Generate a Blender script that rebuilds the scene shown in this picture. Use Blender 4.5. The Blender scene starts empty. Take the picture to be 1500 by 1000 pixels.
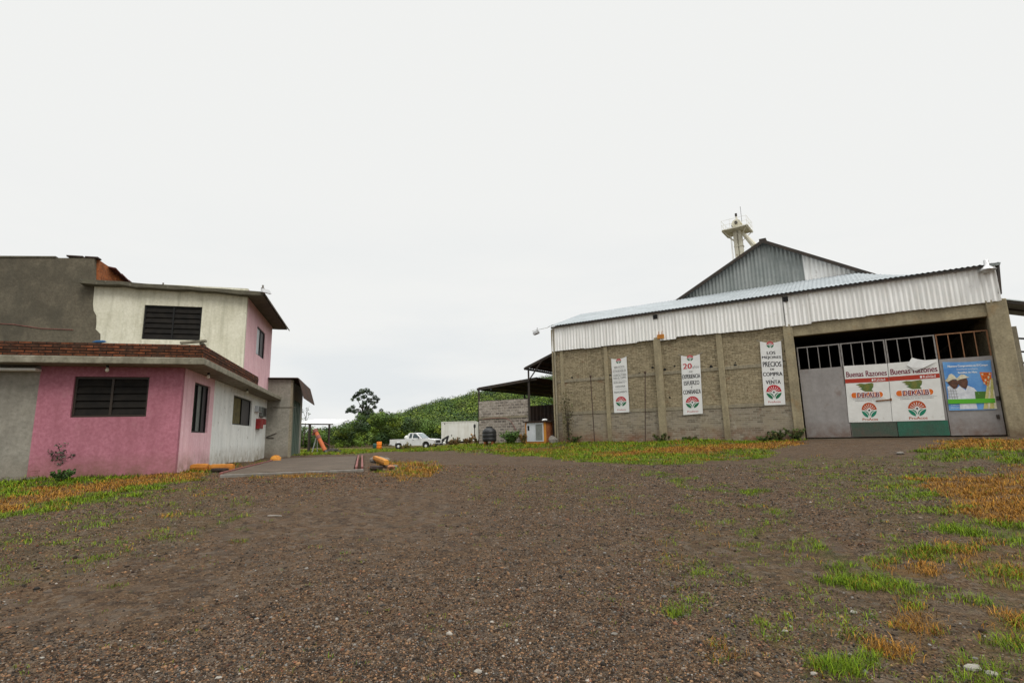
import bpy, math, random
import numpy as np
from mathutils import Vector, Matrix
R = random.Random(7); NR = np.random.default_rng(11)
S = bpy.context.scene; COL = S.collection
V = Vector; Z = V((0, 0, 1))
E_H = 1.3
# ------------------------------------------------------------------ camera
F, PI_, RO = 769.6, 0.174610, 0.0232503
_s, _c = math.sin(RO), math.cos(RO)
FW = V((0, math.cos(PI_), math.sin(PI_))); _u0 = V((0, -math.sin(PI_), math.cos(PI_))); _r0 = V((1, 0, 0))
RT = _c*_r0 - _s*_u0; UPV = _s*_r0 + _c*_u0
EYE = V((0, 0, E_H))
cd = bpy.data.cameras.new('camera'); cd.lens = 36*F/1500; cd.sensor_width = 36; cd.clip_start = .05; cd.clip_end = 9000
cam = bpy.data.objects.new('camera', cd); COL.objects.link(cam); S.camera = cam
mw = Matrix.Identity(4)
for i in range(3): mw[i][0] = RT[i]; mw[i][1] = UPV[i]; mw[i][2] = -FW[i]; mw[i][3] = EYE[i]
cam.matrix_world = mw
def ray(px, py): return RT*((px-750)/F) + UPV*((500-py)/F) + FW
def plane(px, py, P, n):
    d = ray(px, py); return EYE + d*((P-EYE).dot(n)/d.dot(n))
def depth(px, py, D):                       # point at forward distance D (y = D)
    d = ray(px, py); return EYE + d*(D/d.y)
def proj(x, y, z):
    z = z-E_H
    a = x*RT.x+y*RT.y+z*RT.z; b = x*UPV.x+y*UPV.y+z*UPV.z; c = x*FW.x+y*FW.y+z*FW.z
    c = np.where(c < .05, .05, c)
    return 750+F*a/c, 500-F*b/c
# ------------------------------------------------------------------ tagging, meshes
LOC = {}
def tag(o, label=None, cat=None, group=None, kind=None):
    if label: o['label'] = label
    if cat: o['category'] = cat
    if group: o['group'] = group
    if kind: o['kind'] = kind
    return o
def thing(name, label, cat, loc, group=None):
    o = bpy.data.objects.new(name, None); o.empty_display_size = .2; COL.objects.link(o); o.location = loc
    LOC[o.name] = V(loc); return tag(o, label, cat, group)
def link(name, me, mat, parent=None, base=None, smooth=False):
    if mat: me.materials.append(mat)
    o = bpy.data.objects.new(name, me); COL.objects.link(o)
    b = V(base) if base is not None else (LOC[parent.name] if parent else V((0, 0, 0)))
    if b.length: me.transform(Matrix.Translation(-b))
    LOC[o.name] = b
    if parent: o.parent = parent; o.location = b - LOC[parent.name]
    else: o.location = b
    if smooth: me.polygons.foreach_set('use_smooth', [True]*len(me.polygons))
    return o
class MB:
    def __init__(s, xf=None): s.v = []; s.f = []; s.xf = xf
    def add(s, vs, fs):
        k = len(s.v); s.v += [V(p) for p in vs]; s.f += [tuple(i+k for i in f) for f in fs]; return s
    def box(s, o, a, b, c):                 # origin corner + three edge vectors
        o, a, b, c = V(o), V(a), V(b), V(c)
        if a.cross(b).dot(c) < 0: a, b = b, a
        return s.add([o, o+a, o+a+b, o+b, o+c, o+a+c, o+a+b+c, o+b+c], [(3, 2, 1, 0), (4, 5, 6, 7), (0, 1, 5, 4), (1, 2, 6, 5), (2, 3, 7, 6), (3, 0, 4, 7)])
    def cbox(s, c, sx, sy, sz): return s.box((c[0]-sx/2, c[1]-sy/2, c[2]-sz/2), (sx, 0, 0), (0, sy, 0), (0, 0, sz))
    def bar(s, p, q, w, h=None, up=Z):
        p, q = V(p), V(q); h = h or w; d = (q-p).normalized()
        x = d.cross(up); x = x.normalized() if x.length > 1e-4 else V((1, 0, 0)); y = x.cross(d).normalized()
        return s.box(p-x*w/2-y*h/2, x*w, y*h, q-p)
    def prism(s, poly, ext):
        n = len(poly); ext = V(ext); a = [V(p) for p in poly]; nn = V((0, 0, 0))
        for i in range(n): nn += a[i].cross(a[(i+1) % n])
        if nn.dot(ext) > 0: a = a[::-1]
        return s.add(a+[p+ext for p in a], [tuple(range(n)), tuple(range(2*n-1, n-1, -1))]+[(i, i+n, (i+1) % n+n, (i+1) % n) for i in range(n)])
    def tube(s, pts, rs, n=8, cap=True):
        pts = [V(p) for p in pts]; rs = rs if isinstance(rs, (list, tuple)) else [rs]*len(pts); k = len(s.v)
        for i, p in enumerate(pts):
            d = (pts[min(i+1, len(pts)-1)]-pts[max(i-1, 0)]).normalized()
            x = d.cross(Z); x = x.normalized() if x.length > 1e-3 else V((1, 0, 0)); y = d.cross(x)
            s.v += [p+(x*math.cos(t)+y*math.sin(t))*rs[i] for t in [2*math.pi*j/n for j in range(n)]]
        for i in range(len(pts)-1):
            for j in range(n):
                a = k+i*n+j; b = k+i*n+(j+1) % n; s.f.append((a, b, b+n, a+n))
        if cap: s.f.append(tuple(k+j for j in range(n-1, -1, -1))); s.f.append(tuple(k+(len(pts)-1)*n+j for j in range(n)))
        return s
    def lathe(s, c, prof, n=20):
        c = V(c); k = len(s.v)
        for r, z in prof: s.v += [c+V((r*math.cos(2*math.pi*j/n), r*math.sin(2*math.pi*j/n), z)) for j in range(n)]
        for i in range(len(prof)-1):
            for j in range(n):
                a = k+i*n+j; b = k+i*n+(j+1) % n; s.f.append((a, b, b+n, a+n))
        s.f.append(tuple(k+j for j in range(n-1, -1, -1))); s.f.append(tuple(k+(len(prof)-1)*n+j for j in range(n)))
        return s
    def quad(s, a, b, c, d): return s.add([a, b, c, d], [(0, 1, 2, 3)])
    def poly(s, ps): return s.add(ps, [tuple(range(len(ps)))])
    def rock(s, c, r, sx=1, sy=1, sz=.7, seed=0):
        q = random.Random(seed); c = V(c); k = len(s.v); n, m = 9, 5
        for i in range(m+1):
            for j in range(n):
                t = math.pi*i/m; p = 2*math.pi*j/n; w = r*q.uniform(.8, 1.1)
                s.v.append(c+V((w*sx*math.sin(t)*math.cos(p), w*sy*math.sin(t)*math.sin(p), w*sz*math.cos(t))))
        for i in range(m):
            for j in range(n):
                a = k+i*n+j; b = k+i*n+(j+1) % n; s.f.append((a, a+n, b+n, b))
        return s
    def build(s, name, mat, parent=None, base=None, smooth=False, bevel=0):
        vs = [s.xf(p) for p in s.v] if s.xf else s.v
        me = bpy.data.meshes.new(name); me.from_pydata([tuple(p) for p in vs], [], s.f)
        uv = me.uv_layers.new(name='UVMap').data
        for p in me.polygons:
            n = p.normal
            t = V((-n.y, n.x, 0)).normalized() if abs(n.z) < .8 else None
            for li in p.loop_indices:
                co = me.vertices[me.loops[li].vertex_index].co
                uv[li].uv = (co.dot(t), co.z) if t else (co.x, co.y)
        o = link(name, me, mat, parent, base, smooth)
        if bevel:
            b = o.modifiers.new('bevel', 'BEVEL'); b.width = bevel; b.segments = 2; b.limit_method = 'ANGLE'
        return o
def wall(mb, O, d, n, L, H, t, holes=()):   # wall with real openings; O bottom-left outer corner, n outward
    us = sorted({0, L, *[h[0] for h in holes], *[h[2] for h in holes]}); zs = sorted({0, H, *[h[1] for h in holes], *[h[3] for h in holes]})
    P = lambda u, z, k=0: O + d*u + Z*z - n*(t*k)
    inh = lambda u, z: any(h[0] < u < h[2] and h[1] < z < h[3] for h in holes)
    def q(a, b, c, e, nn):
        if (b-a).cross(c-b).dot(nn) < 0: a, b, c, e = e, c, b, a
        mb.quad(a, b, c, e)
    for i in range(len(us)-1):
        for j in range(len(zs)-1):
            u0, u1, z0, z1 = us[i], us[i+1], zs[j], zs[j+1]
            if inh((u0+u1)/2, (z0+z1)/2): continue
            q(P(u0, z0), P(u1, z0), P(u1, z1), P(u0, z1), n); q(P(u0, z0, 1), P(u1, z0, 1), P(u1, z1, 1), P(u0, z1, 1), -n)
    def rim(u0, z0, u1, z1, sg):
        q(P(u0, z0), P(u0, z1), P(u0, z1, 1), P(u0, z0, 1), d*-sg); q(P(u1, z0), P(u1, z1), P(u1, z1, 1), P(u1, z0, 1), d*sg)
        q(P(u0, z0), P(u1, z0), P(u1, z0, 1), P(u0, z0, 1), Z*-sg); q(P(u0, z1), P(u1, z1), P(u1, z1, 1), P(u0, z1, 1), Z*sg)
    rim(0, 0, L, H, 1)
    for h in holes: rim(*h, -1)
    return mb
# ------------------------------------------------------------------ materials
def new_mat(name):
    m = bpy.data.materials.new(name); m.use_nodes = True; nt = m.node_tree; b = nt.nodes['Principled BSDF']; return m, nt, b
def nd(nt, typ, props=None, **inp):
    n = nt.nodes.new(typ)
    for k, v in (props or {}).items(): setattr(n, k, v)
    for k, v in inp.items():
        k2 = int(k[1:]) if k[0] == '_' and k[1:].isdigit() else k.replace('_', ' ')
        s = n.inputs[k2]
        if isinstance(v, bpy.types.NodeSocket): nt.links.new(v, s)
        else: s.default_value = v
    return n
def c4(c): return (c[0], c[1], c[2], 1)
def coords(nt, which='Object', scale=(1, 1, 1)):
    tc = nd(nt, 'ShaderNodeTexCoord'); return nd(nt, 'ShaderNodeMapping', Vector=tc.outputs[which], Scale=scale).outputs[0]
def noise(nt, vec, scale, detail=4, rough=.6, lo=.35, hi=.65):
    n = nd(nt, 'ShaderNodeTexNoise', Vector=vec, Scale=scale, Detail=detail, Roughness=rough)
    return nd(nt, 'ShaderNodeMapRange', Value=n.outputs[0], _1=lo, _2=hi).outputs[0]
def mix(nt, fac, a, b, mode='MIX'):
    n = nd(nt, 'ShaderNodeMix', {'data_type': 'RGBA', 'blend_type': mode})
    for s, v in ((n.inputs[0], fac), (n.inputs[6], a), (n.inputs[7], b)):
        if isinstance(v, bpy.types.NodeSocket): nt.links.new(v, s)
        else: s.default_value = v if not isinstance(v, tuple) or len(v) == 4 else c4(v)
    return n.outputs[2]
def mul(nt, a, b):
    n = nd(nt, 'ShaderNodeMath', {'operation': 'MULTIPLY'}, _0=a, _1=b); return n.outputs[0]
def surf(name, base, var=None, scale=1.5, rough=.85, metal=0, bump=.25, bscale=40, streak=None, samt=.6, sscale=(4, 4, .35), spot=None, spscale=3, splo=.6, sphi=.7, spamt=.8, fine=.25, spec=.3, foot=None, footz=.4):
    m, nt, b = new_mat(name); co = coords(nt); col = c4(base)
    if var: col = mix(nt, noise(nt, co, scale), base, var)
    if fine: col = mix(nt, fine, col, mix(nt, noise(nt, co, bscale*.6, 3, .6, .3, .7), (0, 0, 0), (1, 1, 1)), 'SOFT_LIGHT')
    if spot: col = mix(nt, mul(nt, noise(nt, co, spscale, 6, .65, splo, sphi), spamt), col, spot)
    if streak: col = mix(nt, mul(nt, noise(nt, coords(nt, 'Object', sscale), 1, 5, .6, .45, .75), samt), col, streak)
    if foot:
        sz = nd(nt, 'ShaderNodeSeparateXYZ', Vector=co).outputs[2]; fm_ = nd(nt, 'ShaderNodeMapRange', Value=sz, _1=footz, _2=-.02).outputs[0]
        col = mix(nt, mul(nt, fm_, noise(nt, co, 2.6, 6, .7, .3, .62)), col, foot)
    if isinstance(col, tuple): b.inputs['Base Color'].default_value = col
    else: nt.links.new(col, b.inputs['Base Color'])
    b.inputs['Roughness'].default_value = rough; b.inputs['Metallic'].default_value = metal; b.inputs['Specular IOR Level'].default_value = spec
    if bump:
        n = nd(nt, 'ShaderNodeTexNoise', Vector=co, Scale=bscale, Detail=5, Roughness=.65)
        nt.links.new(nd(nt, 'ShaderNodeBump', Strength=bump, Distance=.02, Height=n.outputs[0]).outputs[0], b.inputs['Normal'])
    return m
def bricks(name, c1, c2, mortar, w, h, ms, var=None, vscale=1, low=None, lowz=None, bump=.5, red=None, offset=.5):
    m, nt, b = new_mat(name); uv = coords(nt, 'UV'); co = coords(nt)
    bt = nd(nt, 'ShaderNodeTexBrick', {'offset': offset}, Vector=uv, Color1=c4(c1), Color2=c4(c2), Mortar=c4(mortar), Scale=1, Mortar_Size=ms, Mortar_Smooth=.3, Bias=0, Brick_Width=w, Row_Height=h)
    col = bt.outputs[0]
    if var: col = mix(nt, mul(nt, noise(nt, co, vscale, 5, .65, .4, .65), .75), col, var)
    col = mix(nt, .5, col, mix(nt, noise(nt, co, 9, 5, .7, .3, .7), (0, 0, 0), (1, 1, 1)), 'SOFT_LIGHT')
    if low:                                  # bare, whitewashed courses below the lower tie beam, red earth splash at the foot
        sep = nd(nt, 'ShaderNodeSeparateXYZ', Vector=co).outputs[2]
        msk = nd(nt, 'ShaderNodeMapRange', Value=sep, _1=lowz+.03, _2=lowz-.03).outputs[0]
        b2 = nd(nt, 'ShaderNodeTexBrick', {'offset': .5}, Vector=uv, Color1=c4(low), Color2=(.13, .108, .08, 1), Mortar=(.34, .31, .25, 1), Scale=1, Mortar_Size=.008, Mortar_Smooth=.3, Bias=-.2, Brick_Width=w, Row_Height=h*1.15)
        lc = mix(nt, mul(nt, noise(nt, co, 1.1, 6, .7, .45, .62), .75), b2.outputs[0], (.3, .25, .17))
        lc = mix(nt, mul(nt, noise(nt, co, 2.2, 7, .8, .56, .64), .5), lc, (.42, .41, .36))
        col = mix(nt, msk, col, lc)
        foot = nd(nt, 'ShaderNodeMapRange', Value=sep, _1=.75, _2=.1).outputs[0]
        col = mix(nt, mul(nt, mul(nt, foot, noise(nt, co, 1.5, 5, .7, .35, .6)), .8), col, (.2, .085, .045))
    if red: col = mix(nt, mul(nt, noise(nt, co, 1.7, 5, .7, .6, .7), .7), col, red)
    nt.links.new(col, b.inputs['Base Color']); b.inputs['Roughness'].default_value = .92; b.inputs['Specular IOR Level'].default_value = .15
    n = nd(nt, 'ShaderNodeTexNoise', Vector=co, Scale=30, Detail=4)
    hh = nd(nt, 'ShaderNodeMath', {'operation': 'SUBTRACT'}, _0=n.outputs[0], _1=bt.outputs[1]).outputs[0]
    nt.links.new(nd(nt, 'ShaderNodeBump', Strength=bump, Distance=.02, Height=hh).outputs[0], b.inputs['Normal'])
    return m
def attr_mat(name, rough=.8, sss=0, spec=.2, gain=None):
    m, nt, b = new_mat(name); a = nd(nt, 'ShaderNodeAttribute', {'attribute_name': 'Col'})
    nt.links.new(a.outputs[0], b.inputs['Base Color']); b.inputs['Roughness'].default_value = rough; b.inputs['Specular IOR Level'].default_value = spec
    return m
pink = surf('pink_paint', (.44, .17, .22), (.37, .14, .18), 1.2, streak=(.25, .085, .105), samt=.5, spot=(.43, .19, .225), spscale=2.2, bump=.3, bscale=25, foot=(.2, .1, .075), footz=.55)  # front wall pink, its shade put into the colour
pink_pale = surf('pale_pink_paint', (.86, .57, .61), (.78, .48, .53), 1.5, streak=(.6, .32, .36), samt=.6, sscale=(7, 7, .3), bump=.3, bscale=25, foot=(.3, .18, .13), footz=.55)  # same pink on the side walls, paler to carry their brighter light
white_wall = surf('white_wall_paint', (.70, .68, .56), (.6, .58, .46), 1.3, streak=(.30, .29, .2), samt=.55, sscale=(6, 6, .5), spot=(.16, .15, .1), spscale=9, splo=.66, sphi=.74, bump=.35, bscale=22)
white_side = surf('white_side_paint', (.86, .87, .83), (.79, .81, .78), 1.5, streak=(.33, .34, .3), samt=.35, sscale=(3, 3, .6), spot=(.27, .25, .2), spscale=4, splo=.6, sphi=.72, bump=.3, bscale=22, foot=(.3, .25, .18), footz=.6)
grey_plaster = surf('grey_plaster', (.135, .117, .083), (.105, .09, .064), .9, streak=(.06, .056, .042), samt=.6, sscale=(2, 2, .5), spot=(.06, .053, .038), spscale=.8, splo=.48, sphi=.62, spamt=.6, bump=.4, bscale=20)
grey_wall = surf('grey_cement', (.30, .28, .235), (.235, .22, .185), 1.8, streak=(.17, .16, .13), samt=.5, sscale=(3, 3, .6), bump=.5, bscale=18, foot=(.13, .1, .07), footz=.5)
concrete = surf('concrete', (.30, .265, .19), (.23, .2, .14), 2.5, streak=(.115, .1, .07), samt=.6, spot=(.1, .088, .062), spscale=7, splo=.6, bump=.45, bscale=22)
conc_col = surf('column_concrete', (.34, .29, .185), (.26, .22, .14), 2.2, streak=(.12, .1, .065), samt=.5, spot=(.33, .2, .08), spscale=1.3, splo=.58, spamt=.5, bump=.4, bscale=22, foot=(.13, .085, .05), footz=.9)
slab_conc = surf('slab_concrete', (.27, .25, .19), (.18, .165, .12), 3, streak=(.1, .09, .065), samt=.5, spot=(.42, .38, .3), spscale=5, splo=.6, bump=.6, bscale=18)
roof_edge = surf('dark_roof_edge', (.11, .10, .07), (.075, .068, .05), 3, spot=(.2, .185, .14), spscale=6, bump=.4, bscale=20)
brown_eave = surf('brown_eave', (.10, .075, .05), (.065, .05, .035), 3, bump=.3, bscale=25)
red_brick = bricks('red_brick', (.22, .07, .03), (.07, .03, .018), (.022, .016, .012), .27, .067, .014, var=(.05, .03, .02), vscale=4)
orange_brick = bricks('orange_brick', (.42, .12, .035), (.3, .085, .03), (.22, .13, .07), .26, .075, .01, var=(.2, .08, .04), vscale=3)
tan_brick = bricks('tan_brick', (.37, .31, .2), (.205, .17, .11), (.15, .125, .08), .27, .085, .011, var=(.3, .25, .16), vscale=1.3, low=(.29, .25, .19), lowz=1.72, red=(.17, .09, .05))
block = bricks('grey_block', (.42, .38, .33), (.13, .115, .105), (.46, .41, .35), .33, .17, .026, var=(.28, .24, .2), vscale=5)
white_metal = surf('white_sheet_metal', (.9, .9, .88), (.82, .82, .79), 1.2, rough=.5, streak=(.36, .33, .28), samt=.45, sscale=(9, 9, .25), spot=(.2, .16, .11), spscale=3, splo=.62, sphi=.8, spamt=.55, bump=.08, bscale=4, fine=.2, spec=.35)
galv = surf('galvanised_sheet', (.37, .40, .42), (.30, .33, .345), .8, rough=.6, metal=.1, streak=(.2, .215, .22), samt=.55, sscale=(3, 3, 1), bump=.05, bscale=10, fine=.1)
galv_dark = surf('weathered_galvanised', (.235, .26, .25), (.30, .32, .31), 1, rough=.45, metal=.3, streak=(.15, .168, .16), samt=.7, sscale=(5, 5, .2), bump=.05, bscale=10, fine=.1)
dark_steel = surf('dark_steel', (.03, .027, .024), (.05, .035, .025), 3, rough=.6, bump=.1)
rust_roof = surf('rusty_sheet', (.05, .038, .032), (.085, .045, .03), 1.2, rough=.7, streak=(.03, .026, .024), bump=.1)
gate_grey = surf('grey_gate_paint', (.29, .272, .26), (.245, .23, .22), 1, rough=.55, spot=(.15, .085, .06), spscale=1.6, splo=.58, spamt=.55, streak=(.15, .13, .12), samt=.35, bump=.06, bscale=12, fine=.12, foot=(.14, .085, .06), footz=.75)
gate_green = surf('green_gate_paint', (.055, .085, .06), (.07, .075, .058), 1.5, rough=.6, spot=(.1, .07, .05), spscale=2.5, splo=.5, spamt=.7, bump=.06)
gate_rust = surf('rusted_frame', (.26, .13, .06), (.16, .075, .04), 5, rough=.7, bump=.1)
gate_frame = surf('gate_frame_paint', (.26, .25, .24), (.19, .17, .15), 5, rough=.55, bump=.1)
black_frame = surf('black_window_frame', (.006, .006, .006), rough=.5, bump=.05, fine=0)
bronze_frame = surf('bronze_window_frame', (.035, .025, .018), rough=.45, bump=.05, fine=0)
slat_glass = surf('smoked_louvre_glass', (.007, .006, .005), (.016, .013, .01), 4, rough=.45, bump=.02, bscale=6, fine=0, spec=.12)
curtain = surf('ochre_curtain', (.2, .16, .06), (.1, .09, .04), 6, streak=(.05, .05, .03), samt=.8, sscale=(20, 20, .5))
window_glass = surf('dark_window_glass', (.03, .04, .032), (.06, .07, .05), 2, rough=.08, bump=0, fine=0, spec=.5)
sill_purple = surf('violet_shutter', (.055, .045, .05), (.04, .035, .04), 4, rough=.5)
bulb_m = surf('bulb_glass', (.75, .72, .6), rough=.2, bump=0, fine=0, spec=.5)
red_paint = surf('red_paint', (.32, .02, .02), (.2, .02, .02), 4, rough=.5, bump=.05)
yellow_paint = surf('worn_yellow_paint', (.55, .25, .035), (.45, .17, .03), 3, rough=.75, spot=(.2, .12, .06), spscale=6, splo=.6, spamt=.8, bump=.4, bscale=20)
orange_paint = surf('orange_paint', (.5, .12, .035), (.4, .1, .03), 3, rough=.6, spot=(.55, .33, .22), spscale=3, splo=.55, spamt=.6, bump=.1)
bright_orange = surf('bright_orange_plastic', (.75, .19, .01), rough=.5, bump=.02, fine=.05)
deck_m = surf('weighbridge_concrete', (.105, .078, .055), (.07, .052, .037), 1.5, streak=(.05, .037, .027), samt=.5, sscale=(.4, 2, 1), spot=(.2, .175, .14), spscale=4, splo=.6, bump=.35, bscale=35)
rail_red = surf('red_oxide_rail', (.25, .085, .07), (.15, .06, .05), 5, rough=.7, bump=.2)
dark_wood = surf('dark_wood', (.05, .03, .022), (.03, .02, .016), 6, bump=.4, bscale=30)
stone_m = surf('grey_stone', (.22, .2, .175), (.14, .125, .105), 9, bump=.5, bscale=30)
pale_stone = surf('pale_stone', (.36, .34, .3), (.22, .2, .17), 12, bump=.4, bscale=40)
truck_white = surf('white_car_paint', (.72, .73, .74), (.66, .66, .66), 2, rough=.3, bump=0, fine=.05, spec=.5, streak=(.4, .36, .3), samt=.2)
rubber = surf('black_rubber', (.018, .018, .018), rough=.8, bump=.1)
plastic_black = surf('black_plastic', (.014, .015, .016), (.025, .025, .026), 3, rough=.45, bump=.05, spec=.4)
chrome = surf('dull_chrome', (.5, .5, .5), rough=.35, metal=.7, bump=0)
lamp_glass = surf('lamp_glass', (.5, .5, .48), rough=.15, bump=0, spec=.5)
box_white = surf('white_box_body', (.70, .70, .66), (.62, .62, .57), 1, rough=.55, streak=(.4, .36, .28), samt=.4, spot=(.25, .18, .1), spscale=3, splo=.68, bump=.05)
cab_white = surf('cabinet_enamel', (.6, .63, .66), (.5, .53, .56), 2, rough=.45, bump=.03)
cab_grey = surf('cabinet_mesh_grey', (.2, .215, .2), (.15, .16, .15), 5, rough=.6, bump=.1)
tower_m = surf('cream_painted_steel', (.7, .67, .56), (.56, .53, .42), 1.5, rough=.6, spot=(.2, .12, .06), spscale=2, splo=.62, spamt=.7, bump=.1)
green_door = surf('green_metal_door', (.075, .11, .085), (.05, .08, .062), 3, rough=.55, streak=(.17, .19, .16), samt=.6, bump=.1)
bark = surf('bark', (.06, .047, .035), (.035, .028, .022), 8, bump=.6, bscale=25)
banner_cloth = surf('white_banner_vinyl', (.74, .745, .73), (.68, .68, .665), 2, rough=.5, bump=.9, bscale=2.2, fine=.1)
poster_cloth = surf('weathered_poster_vinyl', (.72, .715, .68), (.64, .635, .6), 1.5, rough=.55, spot=(.36, .31, .22), spscale=1.7, splo=.6, sphi=.75, spamt=.7, bump=.7, bscale=2.2, fine=.1)
def ink(name, c): return surf(name, c, rough=.6, bump=0, fine=.1)
ink_black = ink('black_ink', (.025, .025, .03)); ink_red = ink('red_ink', (.45, .02, .03)); ink_green = ink('green_ink', (.015, .14, .06)); ink_white = ink('white_ink', (.74, .74, .72))
ink_maroon = ink('maroon_ink', (.17, .02, .045)); ink_band = ink('red_band_ink', (.38, .035, .015)); ink_orange = ink('orange_ink', (.62, .14, .015)); ink_oran2 = ink('deep_orange_ink', (.42, .07, .015)); ink_wing = surf('wing_ink', (.06, .13, .035), (.19, .17, .03), 3, rough=.6, bump=0); ink_teal = ink('teal_green_ink', (.01, .19, .11)); ink_grey = ink('grey_ink', (.25, .25, .25))
ink_blue = surf('sky_blue_ink', (.06, .2, .5), (.16, .36, .64), 1.6, rough=.45, bump=.9, bscale=3, fine=.1); ink_lime = ink('lime_ink', (.09, .38, .02)); ink_skin = surf('brown_skin_ink', (.13, .06, .035), (.06, .03, .022), 8, rough=.6, bump=0); ink_straw = surf('straw_ink', (.7, .66, .5), (.45, .4, .26), 7, rough=.6, bump=0)
ink_shirt = surf('shirt_ink', (.66, .68, .7), (.5, .52, .56), 5, rough=.6, bump=0); ink_field = ink('field_ink', (.06, .16, .02)); ink_husk = surf('husk_ink', (.62, .5, .22), (.4, .42, .12), 14, rough=.6, bump=0)
leaf_m = attr_mat('foliage', .65, spec=.25); grass_m = attr_mat('grass_blades', .75, spec=.15); pebble_m = attr_mat('pebbles', .85, spec=.25)
# ------------------------------------------------------------------ frames of the two big buildings
FD = V((math.cos(2.58214299), math.sin(2.58214299), 0)); FX = -FD       # along the warehouse front, left to right
FN = V((FX.y, -FX.x, 0)); FN = FN if FN.y < 0 else -FN                  # outward normal (to the camera)
W0 = depth(1475, 639.5, 20.7)
def FP(px, py, off=0): return plane(px, py, W0+FN*off, FN)
HA = V((math.cos(1.84880394), math.sin(1.84880394), 0)); HB = V((-HA.y, HA.x, 0))   # HA: back along the house side, HB: left along its front
C0 = depth(256, 692, 13.35); HS = -HB
def HP(px, py, off=0): return plane(px, py, C0-HA*off, HA)
def SP(px, py, off=0): return plane(px, py, C0+HS*off, HB)
zw, zh = W0.z, C0.z
# ------------------------------------------------------------------ terrain
ctl = []
def cp(p, z): ctl.append((p.x, p.y, z))
for x, y, z in [(0, 0, 0), (-6, 0, 0), (7, 0, .05), (0, -14, 0), (-14, -10, 0), (14, -10, .1), (0, 4, .02), (-3, 7, .18), (2, 8, .13), (6, 6, .2), (9, 9, .36), (0, 13, .36), (4, 15, .45), (-6, 9, .36), (-9, 8, .36)]: ctl.append((x, y, z))
for t in (0, 4, 9): cp(C0+HB*t-HA*.2, zh-.04)
for t in (3, 6): cp(C0+HA*t+HS*.2, zh-.03)
DK = C0+HS*1.4-HA*1.6; DKZ = zh+.02
for s_, t_ in ((0, 0), (3, 0), (0, 9.5), (3.1, 9.5)): cp(DK+HS*s_+HA*t_, DKZ-.07)
for px in (822, 930, 1040, 1150, 1300, 1475): cp(FP(px, 643), zw+.0)
for px, D, z in [(418, 25.7, .48), (470, 42, .2), (605, 44, .1), (600, 57, -.02), (500, 55, .1), (670, 67, .42), (720, 34, .72), (560, 75, .1), (440, 80, .2), (700, 46, .4), (640, 26, .3), (760, 26, .45), (900, 20, .5), (560, 30, .3), (1600, 16, .75), (1700, 9, .6)]:
    ctl.append(((px-750)/770*D, D, z))
ctl = np.array(ctl); _n = len(ctl)
def _k(d2): return d2*np.log(d2+1e-9)*.5
_d2 = ((ctl[:, None, :2]-ctl[None, :, :2])**2).sum(-1)
_A = np.zeros((_n+3, _n+3)); _A[:_n, :_n] = _k(_d2)+np.eye(_n)*2; _A[:_n, _n] = 1; _A[:_n, _n+1:] = ctl[:, :2]; _A[_n, :_n] = 1; _A[_n+1:, :_n] = ctl[:, :2].T
_w = np.linalg.solve(_A, np.r_[ctl[:, 2], 0, 0, 0])
_sn = [(NR.uniform(0, 6.28), NR.uniform(0, 6.28), 10**NR.uniform(-.3, 1.0)) for _ in range(26)]
def fbm(x, y, sc=1.):
    o = np.zeros_like(x)
    for a, ph, f in _sn: o += np.sin((x*math.cos(a)+y*math.sin(a))*f*sc+ph+1.3*np.sin((x*math.sin(a)-y*math.cos(a))*f*.6*sc+ph*2))*(f**-.7)
    return o/3.2
def base_h(x, y):
    z = np.full_like(x, _w[_n])+_w[_n+1]*x+_w[_n+2]*y
    for i in range(_n): z += _w[i]*_k((x-ctl[i, 0])**2+(y-ctl[i, 1])**2)
    r = np.hypot(x, y); t = np.clip((r-75)/40, 0, 1); t2 = np.clip((-y-12)/10, 0, 1)
    return np.clip(z, -.3, 1.0)*(1-t)*(1-t2)+.1*t
def dist_poly(x, y, pl):
    best = np.full_like(x, 1e9); sd = np.zeros_like(x)
    for (ax, ay), (bx, by) in zip(pl[:-1], pl[1:]):
        dx, dy = bx-ax, by-ay; L2 = dx*dx+dy*dy; t = np.clip(((x-ax)*dx+(y-ay)*dy)/L2, 0, 1)
        d = np.hypot(x-ax-t*dx, y-ay-t*dy); s = np.sign((x-ax)*dy-(y-ay)*dx); m = d < best
        best = np.where(m, d, best); sd = np.where(m, s, sd)
    return best, sd
def ground0(px, py):
    d = ray(px, py); t = 1.5
    for _ in range(4000):
        p = EYE+d*t
        if p.z < base_h(np.array([p.x]), np.array([p.y]))[0]: break
        t *= 1.006
    return p
RIDGE = [(p.x, p.y) for p in (ground0(*q) for q in ((860, 684), (960, 694), (1080, 722), (1180, 765), (1260, 820)))]
def hgt(x, y):
    x = np.asarray(x, float); y = np.asarray(y, float); z = base_h(x, y); r = np.hypot(x, y)
    z += fbm(x, y)*np.clip(.012+.001*r, 0, .03)
    d, s = dist_poly(x, y, RIDGE); z += np.where(s < 0, 1, -1)*-.055*np.exp(-(d/.4)**2)*np.where(d < 3, 1, 0)
    q = (x-DK.x)*HS.x+(y-DK.y)*HS.y; t = (x-DK.x)*HA.x+(y-DK.y)*HA.y
    ins = np.clip((np.minimum(np.minimum(q, 3.1-q), np.minimum(t, 9.4-t)))/.15, 0, 1); z = np.where(ins > 0, np.minimum(z, DKZ-.05-.1*ins), z)
    return z
def gz(x, y): return float(hgt(np.array([x]), np.array([y]))[0])
def G(px, py):
    p = ground0(px, py); return V((p.x, p.y, gz(p.x, p.y)))
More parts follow.
